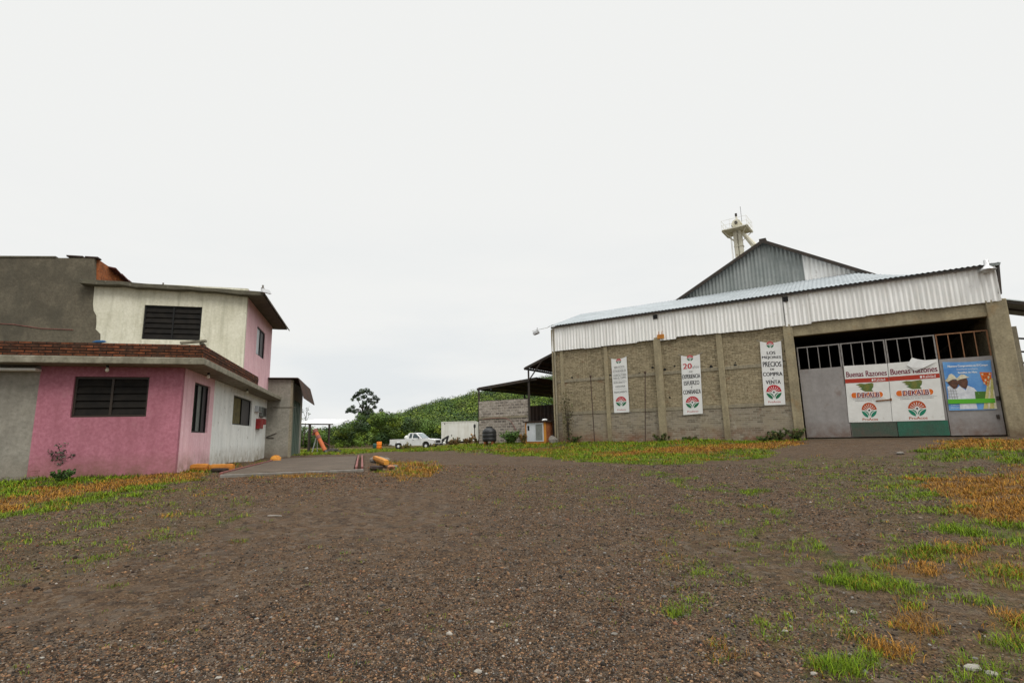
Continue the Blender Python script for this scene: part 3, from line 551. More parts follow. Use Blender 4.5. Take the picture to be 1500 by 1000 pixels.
# slab between the storeys
LU = u_of(SP(356, 535), C0, HA)     # set-back of the upper storey
OV = .62; TH = .17
mb = MB(); sl0 = C0-HA*OV+HS*OV; sl0.z = zsl
ULEN = u_of(HP(1, 520), C0, HB)+.3
mb.box(sl0, HB*(ULEN+OV), HA*(OV+LU+.2), Z*TH); mb.box(sl0+HA*(OV+LU+.2), HB*(LF+OV), HA*(LS-LU+.45), Z*TH); mb.build('balcony_slab', slab_conc, house, bevel=.02)
PH = .335
mb = MB(); a0 = sl0+Z*(TH)+HB*.05+HA*.05
Lpf = ULEN+OV-.1
for cz in range(5):
    jit = R.uniform(-.012, .012); zz = PH/5
    mb.box(a0+Z*(zz*cz)-HA*jit, HB*Lpf, HA*.13, Z*(zz-.006)); mb.box(a0+Z*(zz*cz)-HB*jit+HA*.135, HB*.13, HA*(OV+LU-.19), Z*(zz-.006))
mb.box(a0+HA*.012+HB*.012, HB*(Lpf-.03), HA*.1, Z*(PH-.01)); mb.box(a0+HA*.14+HB*.012, HB*.1, HA*(OV+LU-.2), Z*(PH-.01))
mb.build('brick_parapet', red_brick, house)
mb = MB(); p = a0+Z*(PH+.05)+HB*.1+HA*.1; mb.bar(p+HB*.45, p-HB*.12+Z*.07, .12, .05); mb.bar(p-HB*.02, p+HA*.3-Z*.01, .1, .04); mb.build('loose_board', slab_conc, house)
# upper storey
CU = C0+HA*LU
def UP_(px, py, off=0): return plane(px, py, CU-HA*off, HA)
zu = zsl+TH; UT = UP_(230, 416).z
Ou_len = u_of(UP_(118, 460), CU, HB); Ou = CU+HB*Ou_len; Ou.z = zu-.002
qu = rect_on(UP_, [(212, 446), (296, 450), (293, 499), (207, 496)], Ou, -HB)
UH = UT-zu
wall(MB(), Ou, -HB, -HA, Ou_len, UH, .15, [qu]).build('wall', white_wall, house)['label'] = 'stained white front wall of the upper storey'
louvre_window(house, Ou, -HB, -HA, qu, 2, 6, black_frame)
Osu = CU.copy(); Osu.z = zu-.002; Osu += HA*.15
qs = rect_on(SP, [(377, 476), (389, 490), (386, 527), (375, 517)], Osu, HA)
wall(MB(), Osu, HA, HS, LS-LU-.15, UH, .15, [qs]).build('wall', pink_pale, house)['label'] = 'pink side wall of the upper storey, coloured as lit'
louvre_window(house, Osu, HA, HS, qs, 2, 1, black_frame, pane_mats=[cab_white, sill_purple], fw=.04, inset=.03)
mb = MB(); b0 = CU+HA*(LS-LU-.15)+HB*.15; b0.z = zu; mb.box(b0, HB*(Ou_len-.15), HA*.15, Z*UH); mb.box(Ou+HA*.15-HB*.15, HB*.15, HA*(LS-LU-.3), Z*UH); mb.build('wall', white_wall, house)['label'] = 'plain back walls of the upper storey'
# roof slab, dipping slightly to the right
rl = UP_(116, 408, .38); rr_ = UP_(386, 427, .38)
mb = MB(); wv = (rr_-rl); th = .12
n_ = 14; top_pts = []; k = len(mb.v)
for i in range(n_+1):
    p = rl+wv*(i/n_); jig = R.uniform(-.018, .018); bz = .13+R.uniform(-.02, .03)
    back = HA*(LS-LU+.38+.5)
    mb.v += [p+Z*jig, p+Z*(jig-bz), p+back+Z*jig, p+back-Z*bz]
for i in range(n_):
    a = k+4*i; b_ = a+4; mb.f += [(a, a+1, b_+1, b_), (a, b_, b_+2, a+2), (a+1, a+3, b_+3, b_+1), (a+2, b_+2, b_+3, a+3)]
mb.f += [(k, k+2, k+3, k+1), (k+4*n_, k+4*n_+1, k+4*n_+3, k+4*n_+2)]
mb.build('roof_slab', roof_edge, house)
mb = MB(); e0 = rr_+Z*.02; e1 = e0+HA*(LS-LU+.7); o_ = HS*.16-Z*.24
mb.prism([e0, e0+o_, e0+o_-Z*.08, e0-Z*.1], HA*(LS-LU+.5)); mb.build('eave', brown_eave, house)['label'] = 'sloping brown side eave of the roof'
mb = MB(); p = rr_+Z*.02+HA*.1-HS*.05; mb.tube([p, p+Z*.14], .07, 8); mb.tube([p+Z*.14, p+Z*.26], .035, 8); mb.build('roof_pipe', stone_m, house); mb = MB(); mb.tube([p+HB*3.4, p+HB*3.4+Z*.16], .03, 6); mb.build('roof_pipe', stone_m, house)
# bulbs below the slab
for p in (HP(157, 541, .3), SP(305, 553, .3), SP(362, 577, .3)):
    q = V((p.x, p.y, zsl)); m = MB(); m.tube([q, q-Z*.06], .03, 8); h = m.build('lamp_holder', plastic_black, house); m = MB(); m.lathe(q-Z*.17, [(.005, 0), (.035, .02), (.045, .055), (.03, .09), (.018, .12)], 12); m.build('bulb', bulb_m, h, smooth=True)
# footing
mb = MB(); mb.box(C0+HB*(LF-.3)-HA*.25-Z*.5, HB*6, HA*.249, Z*.52); mb.build('footing', grey_wall, house)
# roof floodlights
def floodlight(p, d, label):
    t = thing('floodlight', label, 'floodlight', p); m = MB(); m.tube([p, p+Z*.18], .03, 6); m.bar(p+Z*.02, p+d*.12+Z*.0, .04); m.build('bracket', dark_steel, t)
    m = MB(); c = p+d*.16; s = d.cross(Z).normalized(); m.prism([c-s*.15+Z*.09, c+s*.15+Z*.09, c+s*.2-Z*.07+d*.08, c-s*.2-Z*.07+d*.08], d*.09); m.build('housing', chrome, t); return t
floodlight(UP_(383, 430, .4)+Z*.05, (HS-HA).normalized(), 'small pale floodlight on the roof corner of the pink house')
# boxes on the white side wall
def wallbox(px0, py0, px1, py1, dpt, name, label, cat, mat, mat2):
    a = SP(px0, py0, .002); b_ = SP(px1, py1, .002); w = u_of(b_, a, HA); h = a.z-b_.z; o = V((a.x, a.y, b_.z))
    t = thing(name, label, cat, o); m = MB(); m.box(o, HA*w, HS*dpt, Z*h); m.build('casing', mat, t, bevel=.01)
    m = MB(); m.box(o+HS*(dpt+.001)+HA*w*.12+Z*h*.1, HA*w*.76, HS*.012, Z*h*.8); m.build('cover', mat2, t, bevel=.004); return t
wallbox(375, 613, 379.5, 628, .16, 'red_box', 'larger red box low on the white side wall', 'box', red_paint, red_paint)
wallbox(380.5, 613, 384, 622, .16, 'red_box', 'smaller red box at the far end of the white side wall', 'box', red_paint, red_paint)
wallbox(373.5, 594, 378, 604, .14, 'meter_box', 'pale electricity meter box above the red box', 'meter', cab_white, cab_grey)
wallbox(380, 596, 384.5, 611, .16, 'meter_box', 'dark grey meter box above the smaller red box', 'meter', cab_grey, black_frame)
# grey neighbour
gb0 = C0+HB*LF-Z*SKIRT
gray = thing('grey_building', 'unpainted grey plastered building joined to the pink house', 'house', gb0+Z*SKIRT)
mb = MB(); mb.box(gb0+HB*.001-HA*-.03, HB*6.5, HA*3, Z*(Hh+.1)); mb.build('wall', grey_wall, gray)['label'] = 'pale grey ground-floor wall'
GT = UP_(60, 378).z; gr = UP_(138, 420); gl_len = 9
edge = [(138, 378), (138, 420), (137, 432), (136, 445), (137, 455), (141, 462), (141, 474), (140, 482), (147, 489), (152, 500)]
pts = [UP_(px, py, .012) for px, py in edge]; pts[-1].z = zu; lo = pts[-1]+HB*(gl_len); hi = pts[0]+HB*gl_len; _l = UP_(0, 377.5); hi.z = pts[0].z+(_l.z-pts[0].z)*gl_len/u_of(_l, pts[0], HB); lo.z = zu
mb = MB(); mb.prism([hi, lo]+pts[::-1], HA*.17); 
mb.box(V((gr.x, gr.y, zu))+HA*.17-HB*-.02, HB*(gl_len-.1), HA*3.6, Z*(hi.z-zu-.05)); mb.build('wall', grey_plaster, gray)['label'] = 'dark stained grey upper wall'
mb = MB(); o = V((gr.x, gr.y, zu))+HA*.16; mb.box(o+HS*.001, HB*.1, HA*3.6, Z*(pts[0].z-zu-.02)); mb.build('wall', orange_brick, gray)['label'] = 'bare orange brick side wall'
mb = MB(); q = pts[0].lerp(hi, .13)-HA*.03; mb.prism([q+Z*.003, hi-HA*.03+Z*.003, hi-HA*.03+Z*.06, q+Z*.06], HA*3.6); mb.build('roof_slab', roof_edge, gray)
mb = MB(); o = pts[0]; mb.box(o+HB*.35-HA*.03, HB*.5, HA*.3, Z*.05); mb.build('roof_tile', dark_wood, gray); mb = MB(); mb.box(o-HB*.12-HA*.03, HB*.4, HA*.3, Z*.05); mb.build('roof_tile', dark_wood, gray); mb = MB()
for i, (a, b_) in enumerate([(.9, 1.5), (1.5, 2.3), (2.2, 3.4)]): mb.prism([o+HA*a+HS*-.1+Z*(.02+.03*i), o+HA*a+HS*.35+Z*(-.06-.06*i), o+HA*a+HS*.36-Z*(.11+.06*i), o+HA*a-HS*.1-Z*.03], HA*(b_-a)+Z*-.1)
mb.build('roof_tiles', surf('dark_red_tile', (.10, .03, .022), (.06, .022, .018), 4, bump=.2), gray)
mb = MB(); cq = [UP_(px, py, .03) for px, py in ((-20, 473), (20, 475), (60, 481), (107, 483))]; mb.tube(cq, .012, 5); mb.build('cable', rail_red, gray)
mb = MB(); p = UP_(134, 500, .25); mb.rock(p+HS*.25, .17, 1.6, .4, .3, 77); tag(mb.build('cloth', surf('blue_cloth', (.03, .1, .22), rough=.8), base=p), 'blue cloth lying behind the brick parapet', 'cloth')
mb = MB(); p = HP(-60, 530, .5); q = HP(52, 541, .25); mb.box(V((q.x, q.y, q.z-.02)), HB*6, HA*.3, Z*.05); mb.build('canopy', white_side, gray)['label'] = 'thin pale canopy strip above the grey wall'
# ------------------------------------------------------------------ plants and stake by the house
def sprig(name, label, p, h, n, spread, pal, ls, cat='plant', bf=.09):
    t = thing(name, label, cat, p); m = MB(); bl = []
    for i in range(n):
        a = R.uniform(0, 6.28); tip = p+V((math.cos(a)*spread*R.uniform(.3, 1), math.sin(a)*spread*R.uniform(.3, 1), h*R.uniform(.6, 1))); md = (p+tip)/2+V((R.uniform(-.03, .03), 0, h*.1))
        m.tube([p-Z*.03, md, tip], [.011, .008, .004], 5)
        for k in range(5): q = p.lerp(tip, .25+.18*k); bl.append((q.x, q.y, q.z, h*bf))
    m.build('stem', bark, t); leaf_part('foliage', bl, 12, ls, pal, t); return t
sprig('shrub', 'small grey-green leafy shrub growing against the pink front wall', G(92, 700), .85, 26, .38, [(.08, .085, .06), (.06, .075, .04), (.12, .11, .09)], .032)
p = G(92, 704); sprig('weed', 'low dark green weed clump at the foot of the grey-green shrub', p+V((.05, -.15, 0)), .25, 22, .34, [(.05, .1, .025), (.06, .12, .02)], .03)
sprig('weed', 'low spreading weed below the pale grey wall', G(28, 700), .16, 8, .35, [(.04, .1, .02)], .04); sprig('weed', 'bright green weed under the left part of the pink front wall', G(176, 694), .16, 9, .3, [(.05, .13, .02)], .04)
p = G(214, 692); t = thing('wire_stake', 'thin rusty stake with a wire in front of the pink wall', 'stake', p); m = MB(); tp = p+Z*.42+HB*.03
m.tube([p-Z*.1, tp], .009, 6); m.tube([tp-HB*.04+Z*.02, tp+HB*.04-Z*.02], .008, 5); m.build('stake', rail_red, t); m = MB(); e = HP(44, 690, .1); m.tube([tp-Z*.05, (tp+e)/2-Z*.08, e], .004, 5); m.build('wire', rail_red, t)
# ------------------------------------------------------------------ weighbridge and its kerb pieces
wb = thing('weighbridge', 'flat concrete weighbridge deck with red steel rails beside the house', 'weighbridge', V((DK.x, DK.y, DKZ)))
o = V((DK.x, DK.y, DKZ-.3)); m = MB()
for i in range(3): m.box(o+HS*.03+HA*(3.12*i+.02), HS*2.84, HA*3.1, Z*.3)
m.build('deck', deck_m, wb, bevel=.012)
for s_ in (2.9, 3.04): m = MB(); m.box(o+HS*s_+HA*.05, HS*.05, HA*9.2, Z*.335); m.build('rail', rail_red, wb)
m = MB(); m.box(o-HS*.05+HA*.05, HS*.06, HA*9.2, Z*.325); m.build('rail', rail_red, wb)
m = MB(); m.box(o-HA*.14, HS*3.1, HA*.13, Z*.285); m.build('kerb', stone_m, wb, bevel=.015)
def beam(p, d, L, w, h, mat, name, label, cat, rot=0, seed=1):
    t = MB(); q = random.Random(seed); side = d.cross(Z).normalized(); n = 9
    for i in range(n+1):
        c = p+d*(L*i/n); k = .82 if i in (0, n) else 1
        for j in range(8):
            a = math.pi/4*j+rot; cx, cz = math.cos(a), math.sin(a); sg = .62
            cx = math.copysign(abs(cx)**sg, cx); cz = math.copysign(abs(cz)**sg, cz)
            t.v.append(c+side*(cx*w/2*k*q.uniform(.93, 1.05))+Z*(h/2+cz*h/2*k*q.uniform(.93, 1.05)))
    for i in range(n):
        for j in range(8): a = i*8+j; b_ = i*8+(j+1) % 8; t.f.append((a, b_, b_+8, a+8))
    t.f += [tuple(range(7, -1, -1)), tuple(n*8+j for j in range(8))]
    return tag(t.build(name, mat, base=p), label, cat)
g1 = G(280, 690); d1 = (G(341, 688.5)-g1).normalized()
beam(g1+Z*.0, d1, .46, .2, .19, yellow_paint, 'kerb_beam', 'short worn yellow kerb piece at the pink house corner', 'kerb', seed=3)
beam(g1+d1*.5, d1, .62, .18, .17, yellow_paint, 'kerb_beam', 'long worn yellow kerb piece touching the weighbridge', 'kerb', seed=4)
beam(G(311, 692), (G(335, 691.5)-G(311, 692)).normalized(), .42, .16, .1, dark_wood, 'wood_block', 'dark wooden block in front of the yellow kerb pieces', 'wood block', seed=5)
p = G(403, 676); m = MB(); m.rock(p+Z*.12, .2, 1.1, .8, .8, 5); tag(m.build('kerb_stone', yellow_paint, base=p), 'yellow painted stone at the far left corner of the weighbridge', 'stone')
rb0 = V((DK.x, DK.y, DKZ))+HS*3.25
b0 = rb0+HA*1.6; qa, qb = G(549, 677), G(566, 687); beam(qa+Z*.07, (qb-qa+Z*.0).normalized(), (qb-qa).length, .17, .15, yellow_paint, 'kerb_beam', 'long yellow beam lying at the right edge of the weighbridge', 'kerb', seed=6)
beam(G(545, 689.5), (G(559, 690)-G(545, 689.5)).normalized(), .24, .3, .13, dark_wood, 'wood_block', 'dark wooden block below the long yellow beam', 'wood block', seed=7)
m = MB(); p = G(553, 677); m.rock(p+Z*.08, .2, 1.2, .9, .7, 8); tag(m.build('stone', stone_m, base=p), 'grey stone propping the long yellow beam', 'stone')
m = MB(); p = G(563, 676); p.z = gz(p.x, p.y); m.rock(p+Z*.06, .15, 1.3, .9, .6, 9); tag(m.build('stone', stone_m, base=p), 'flat grey stone behind the long yellow beam', 'stone')
m = MB(); p = G(573, 688); p.z = gz(p.x, p.y); m.rock(p+Z*.05, .09, 1.2, .9, .7, 10); tag(m.build('stone', surf('rusty_stone', (.4, .17, .07), (.2, .1, .06), 8, bump=.4), base=p), 'orange-stained stone at the near end of the long yellow beam', 'stone')
# ------------------------------------------------------------------ concrete store behind the house
K0 = depth(421, 668, 25.7)
def KF(px, py, off=0): return plane(px, py, K0-HA*off, HA)
def KS(px, py, off=0): return plane(px, py, K0+HS*off, HB)
store = thing('concrete_store', 'grey concrete outbuilding with green door behind the house', 'building', K0)
kz = KF(424, 556).z; KL = 5.5; m = MB(); m.box(K0-Z*.4, HB*3.2, HA*KL, Z*(kz-K0.z+.4)); m.build('wall', grey_wall, store)
m = MB(); m.box(KF(400, 597, .02)*1, -HB*.01+HS*0+V((0, 0, 0))+HS*1.0, HA*.02, Z*.03); m.build('trim', grey_plaster, store)
m = MB(); m.box(K0+HS*.001-Z*.4, HS*.1, HA*.5, Z*(kz-K0.z+.38)); m.build('pilaster', concrete, store)
m = MB(); m.box(K0+HS*.001+HA*.6, HS*.06, HA*3.4, Z*2.75)
for i in range(5): m.box(K0+HS*.062+HA*(.7+.66*i), HS*.03, HA*.05, Z*2.75)
m.build('door', green_door, store)
def corr(A_, B_, C_, D_, per, amp, n, rag=None, ny=1, seg=4, lift=0):      # corrugated sheet: A-B first edge, D-C opposite edge; waves run A->B
    mb = MB(); L = (B_-A_).length; k = max(4, int(L/per*seg)); nrm = (B_-A_).cross(D_-A_).normalized()
    if nrm.dot(n) < 0: nrm = -nrm
    for j in range(ny+1):
        for i in range(k+1):
            t = i/k; w = j/ny; p = A_.lerp(B_, t).lerp(D_.lerp(C_, t), w); wv_ = amp*math.sin(2*math.pi*i/seg) if seg > 2 else 0
            q = p+nrm*(wv_+(lift if int(t*L/1.05) % 2 else 0))
            if rag and j == ny: q = q+rag(t, L)
            mb.v.append(q)
    for j in range(ny):
        for i in range(k): a = j*(k+1)+i; mb.f.append((a, a+1, a+k+2, a+k+1))
    return mb
r0 = KF(436, 554, .25); rbk = HA*(KL+.5); rlft = HB*3.6
m = corr(r0+rlft, r0+rlft+rbk, r0+rbk+Z*.02, r0+Z*.02, .25, .03, Z); m.build('roof', rust_roof, store)
r1 = r0+HS*.04; m = corr(r0+HS*.001, r0+rbk+HS*.001, r1+rbk, r1, .25, .03, Z); r2 = r1+HS*.28-Z*.95
m2 = corr(r1, r1+rbk, r2+rbk, r2, .25, .03, HS); m.add(m2.v, m2.f); m.build('awning', rust_roof, store)
m = MB(); m.bar(KF(390, 640, .03), KF(405, 634, .03), .03); m.bar(KF(390, 641, .03), KF(401, 641, .03), .03); m.build('bracket', dark_steel, store)
# ------------------------------------------------------------------ open shed, auger, barrel
sh = depth(470, 660, 47); sh.z = gz(sh.x, sh.y)
shed = thing('open_shed', 'open shed with flat white roof on thin dark posts', 'shed', sh)
A1 = depth(434, 619.5, 45); B1 = depth(488, 620, 45); bk = V((.1, 4, .42)); m = corr(A1, B1, B1+bk, A1+bk, .25, .03, Z); 
m.build('roof', white_metal, shed); m = MB()
for p in (A1, B1, A1+bk, B1+bk): pass
m.bar(A1-Z*.07, B1-Z*.07, .06, .1); m.build('roof_beam', dark_steel, shed); m = MB(); m.bar(A1+bk-Z*.07, B1+bk-Z*.07, .06, .1); m.build('roof_beam', dark_steel, shed)
for px, D in ((453, 45), (483, 45), (455, 49), (482, 49)):
    t = depth(px, 621, D); g = V((t.x, t.y, gz(t.x, t.y)-.1)); m = MB(); m.bar(g, t-Z*.02, .1); m.build('post', dark_steel, shed)
a0_ = depth(478, 663.5, 40); a1_ = depth(461.5, 630, 40.5); au = thing('grain_auger', 'orange grain auger tube leaning on thin legs', 'auger', a0_)
m = MB(); d = (a1_-a0_); m.tube([a0_, a0_+d*.12, a0_+d*.12, a0_+d*.99], [.13, .13, .15, .15], 10); m.build('tube', orange_paint, au, smooth=False)
m = MB(); m.tube([a0_+d*.62, a0_+d*.75], .175, 10); m.tube([a0_+d*.9, a0_+d*1.02], .19, 10); m.bar(a0_+d*.97, a0_+d*.97-Z*.3+V((-.2, 0, 0)), .14); m.build('collar', rail_red, au)
m = MB(); m.tube([a0_-d*.03, a0_+d*.1], .16, 10); m.build('inlet', plastic_black, au)
for px in (457, 465): g = depth(px, 657, 41); m = MB(); m.bar(V((g.x, g.y, gz(g.x, g.y))), a0_+d*.8, .06); m.build('leg', cab_white, au)
m = MB(); m.bar(a0_+d*.45+Z*.15, depth(482, 652, 41), .05); m.bar(a0_+d*.5+Z*.1, a0_+d*.2+Z*.14, .04); m.build('brace', rail_red, au)
p = depth(555.5, 651, 58); p.z = gz(p.x, p.y); t = thing('barrel', 'bright orange barrel standing in the far grass', 'barrel', p)
m = MB(); m.lathe(p, [(.25, 0), (.27, .05), (.27, .24), (.285, .26), (.27, .28), (.27, .5), (.285, .52), (.27, .54), (.27, .8), (.25, .84), (.1, .85)], 18); m.build('drum', bright_orange, t, smooth=True)
m = MB(); m.lathe(p+Z*.86, [(.05, 0), (.05, .03)], 10); m.build('bung', plastic_black, t)
p = depth(549, 651, 60); p.z = gz(p.x, p.y); t = MB(); t.lathe(p, [(.2, 0), (.22, .04), (.22, .5), (.18, .56), (.08, .6)], 14); tag(t.build('drum', surf('dark_teal', (.01, .06, .05), rough=.5), base=p, smooth=True), 'dark teal drum beside the orange barrel', 'barrel')
m = MB()
p = depth(488, 659, 44); p.z = gz(p.x, p.y)
for i in range(9): m.rock(p+V((R.uniform(-.6, .6), R.uniform(-.4, .4), R.uniform(.0, .22))), R.uniform(.12, .28), 1.2, 1, .7, 20+i)
tag(m.build('rubble_heap', surf('dark_rubble', (.06, .05, .042), (.03, .026, .022), 5, bump=.4), base=p), 'low dark rubble heap under the open shed', 'rubble')
# ------------------------------------------------------------------ pickup
tp_ = depth(609, 657, 58); tp_.z = gz(tp_.x, tp_.y)-.1; yaw = -.32
cy_, sy_ = math.cos(yaw), math.sin(yaw)
def TX(p): x, y, z = p[0]-2.65, p[1], p[2]; return V((tp_.x+x*cy_-y*sy_, tp_.y+x*sy_+y*cy_, tp_.z+z))
truck = thing('pickup_truck', 'old white extended-cab pickup parked in tall grass', 'pickup truck', tp_)
def arch(cx, r=.44, z=.42, n=9): return [(cx+r*math.cos(math.pi*i/n), z+r*math.sin(math.pi*i/n)) for i in range(n, -1, -1)]
W2 = .95
def side_prism(mb, pts, y0, y1): mb.prism([(x, y0, z) for x, z in pts], (0, y1-y0, 0))
m = MB(TX); lower = [(2.05, .45)]+arch(4.35)[:]+[(5.2, .45), (5.3, .6), (5.3, .98), (4.95, 1.06), (3.75, 1.14), (2.05, 1.14)]
side_prism(m, lower, -W2, W2)
bed = [(.0, .55)]+arch(1.05)+[(2.045, .45), (2.045, 1.1), (0, 1.1)]
side_prism(m, bed, -W2, -W2+.1); side_prism(m, bed, W2-.1, W2); m.box((0, -W2+.1, .6), (.08, 0, 0), (0, 2*W2-.2, 0), (0, 0, .5)); m.box((.08, -W2+.1, .66), (1.96, 0, 0), (0, 2*W2-.2, 0), (0, 0, .08))
# cab
def cabp(x, y, z): return V((x, y*(1-.14*(z-1.14)/.6), z))
cpts = [(2.06, 1.141), (3.85, 1.141), (3.15, 1.7), (2.95, 1.76), (2.35, 1.76), (2.2, 1.7)]
k = len(m.v); n_ = len(cpts); m.v += [cabp(x, -W2+.03, z) for x, z in cpts]+[cabp(x, W2-.03, z) for x, z in cpts]
m.f += [tuple(range(k, k+n_)), tuple(range(k+2*n_-1, k+n_-1, -1))]+[(k+i, k+n_+i, k+n_+(i+1) % n_, k+(i+1) % n_) for i in range(n_)]
m.build('body', truck_white, truck)
glass_t = surf('car_glass', (.03, .05, .055), (.05, .07, .075), 2, rough=.06, bump=0, fine=0, spec=.6)
for sg in (-1, 1):
    for q in ([(2.78, 1.2), (3.62, 1.2), (3.12, 1.64), (2.82, 1.68)], [(2.3, 1.2), (2.66, 1.2), (2.68, 1.68), (2.42, 1.68)]):
        m = MB(TX); m.poly([cabp(x, sg*(W2-.022), z) for x, z in q]); m.build('window', glass_t, truck)
m = MB(TX); a, b_ = (3.83, 1.185), (3.19, 1.685); m.poly([cabp(a[0]+.0, -.78, a[1])+V((.02, 0, .012)), cabp(a[0], .78, a[1])+V((.02, 0, .012)), cabp(b_[0], .72, b_[1])+V((.012, 0, .012)), cabp(b_[0], -.72, b_[1])+V((.012, 0, .012))]); m.build('windscreen', surf('pale_windscreen', (.2, .25, .26), (.14, .18, .19), 3, rough=.06, bump=0, fine=0, spec=.6), truck)
for x in (1.05, 4.35):
    for sg in (-1, 1):
        m = MB(TX); y0 = sg*(W2-.24); y1 = sg*(W2-.02); m.tube([(x, y0, .37), (x, y1, .37)], .37, 18); w = m.build('wheel', rubber, truck)
        m = MB(TX); m.tube([(x, y1, .37), (x, y1+sg*.012, .37)], [.15, .13], 14); m.build('rim', truck_white, w)
m = MB(TX); m.box((5.301, -.5, .68), (.03, 0, 0), (0, 1.0, 0), (0, 0, .27)); g = m.build('grille', plastic_black, truck)
for y in (-.86, .54): m = MB(TX); m.box((5.301, y, .72), (.025, 0, 0), (0, .32, 0), (0, 0, .2)); m.build('headlight', lamp_glass, truck)
m = MB(TX); m.box((5.2, -W2-.02, .42), (.22, 0, 0), (0, 2*W2+.04, 0), (0, 0, .17)); m.build('bumper', plastic_black, truck, bevel=.02)
m = MB(TX); m.box((5.425, -.15, .45), (.01, 0, 0), (0, .3, 0), (0, 0, .12)); m.build('number_plate', chrome, truck)
m = MB(TX); m.box((-.12, -W2, .48), (.119, 0, 0), (0, 2*W2, 0), (0, 0, .14)); m.build('bumper', chrome, truck)
for sg in (-1, 1): m = MB(TX); m.box((3.5, sg*W2-(.12 if sg < 0 else 0), 1.16), (.08, 0, 0), (0, .12, 0), (0, 0, .16)); m.build('mirror', plastic_black, truck)
m = MB(TX); m.box((2.72, -W2-.004, .55), (.012, 0, 0), (0, .005, 0), (0, 0, .58)); m.build('door_seam', plastic_black, truck); m = MB(TX); m.box((3.68, -W2-.004, .55), (.012, 0, 0), (0, .005, 0), (0, 0, .58)); m.build('door_seam', plastic_black, truck); m = MB(TX); m.box((2.8, -W2-.02, 1.0), (.14, 0, 0), (0, .02, 0), (0, 0, .035)); m.build('door_handle', plastic_black, truck)
m = MB(TX); m.rock((1.75, -.35, 1.2), .36, .8, .8, .9, 61); o_t = TX((1.75, -.35, .75)); tag(m.build('water_drum', box_white, base=o_t, smooth=True), 'white plastic drum standing in the truck bed', 'drum')
m = MB(TX); m.box((1.5, .1, .75), (.5, 0, 0), (0, .6, 0), (0, 0, .82)); tag(m.build('crate', surf('blue_grey', (.04, .07, .1), rough=.6), base=TX((1.7, .3, .75)), bevel=.05), 'dark blue-grey crate behind the cab in the truck bed', 'crate')
# ------------------------------------------------------------------ white box body, post, scrap
b0 = depth(646.5, 648, 66); b1 = depth(697, 648, 66); bw = (b1-b0); bw.z = 0; bz = depth(670, 617, 66).z-b0.z; tr_ = thing('trailer', 'white box trailer body parked by the grey block wall', 'trailer', b0); bd = V((0, 6, 0))
m = MB(); m.box(b0+Z*.12, bw, bd, Z*(bz-.12)); m.build('box_body', box_white, tr_)
m = MB(); f = V((0, -.03, 0)); L = bw.length; ex = bw.normalized()
for t in (0, 1): m.box(b0+Z*.12+ex*(t*(L-.1))+f, ex*.1, -f*.9, Z*(bz-.12))
m.box(b0+Z*(bz-.1)+f*1.2+ex*.1, ex*(L-.2), -f*1.1, Z*.1); m.box(b0+Z*.12+f*1.2+ex*.1, ex*(L-.2), -f*1.1, Z*.12); m.box(b0+Z*.24+f*.5+ex*1.58, ex*.05, -f*.4, Z*(bz-.34)); m.build('frame', box_white, tr_)
m = MB(); m.tube([b0+ex*.42+Z*(bz-.25)+f*1.3, b0+ex*.42+Z*(bz-.25)], .07, 8); m.build('vent', dark_steel, tr_); m = MB(); m.box(b0+ex*1.22+Z*.75+f*1.0, ex*.1, -f, Z*.2); m.build('fitting', dark_steel, tr_)
for t in (.6, L-.8): m = MB(); m.box(b0+ex*t-Z*.3, ex*.2, V((0, .3, 0)), Z*.42); m.build('leg', dark_steel, tr_)
p = depth(695.5, 651, 60); p.z = gz(p.x, p.y); t = thing('post', 'dark slim post with a black top beside the white trailer', 'post', p); m = MB(); m.tube([p-Z*.2, p+Z*2.1], .06, 8); m.build('pole', dark_steel, t); m = MB(); m.lathe(p+Z*1.75, [(.06, 0), (.13, .1), (.13, .35), (.06, .45)], 10); m.build('cap', plastic_black, t)
p = depth(653, 650, 63); p.z = gz(p.x, p.y); t = thing('scrap_machine', 'black scrapped machine frame in front of the white trailer', 'machine', p); m = MB()
m.bar(p+V((-.55, 0, .5)), p+V((.35, .1, 1.05)), .3, .22); m.bar(p+V((.05, 0, .2)), p+V((.25, 0, .95)), .22); m.bar(p+V((-.6, 0, .25)), p+V((-.2, 0, .6)), .2); m.build('frame', plastic_black, t); m = MB(); m.tube([p+V((.55, -.1, .25)), p+V((.55, .1, .25))], .26, 14); m.build('wheel', rubber, t)
m = MB(); m.rock(p+V((-.15, -.1, .22)), .22, 1, .8, .9, 71); m.build('tank', box_white, t)
for i, (px, py, sx) in enumerate(((668, 651, .9), (681, 651, .7), (661, 652, .6), (690, 653, .8), (700, 653, .9), (710, 652, .7))):
    p = depth(px, py, 59 if px < 695 else 42); p.z = gz(p.x, p.y)
    sprig('dry_weed', ['dry brown weed below the seam of the white trailer', 'tall rusty weed in front of the white trailer middle', 'reddish weed beside the scrapped machine', 'dry orange weed below the right end of the trailer', 'brown weed between trailer post and block wall', 'reddish dry weed left of the black water tank'][i], p, sx, 9, sx*.6, [(.16, .09, .03), (.1, .085, .025), (.2, .12, .05)], .09)
for i, (px, py, D, h) in enumerate(((598, 657, 55, .75), (590, 658, 54, .55), (633, 658, 55, .5))):
    p = depth(px, py, D); p.z = gz(p.x, p.y); sprig('dry_weed', ['tallest dry weed in front of the pickup door', 'dry weed before the rear wheel of the pickup', 'short dry weed by the pickup front bumper'][i], p, h, 8, .3, [(.2, .15, .05), (.13, .12, .03)], .06)
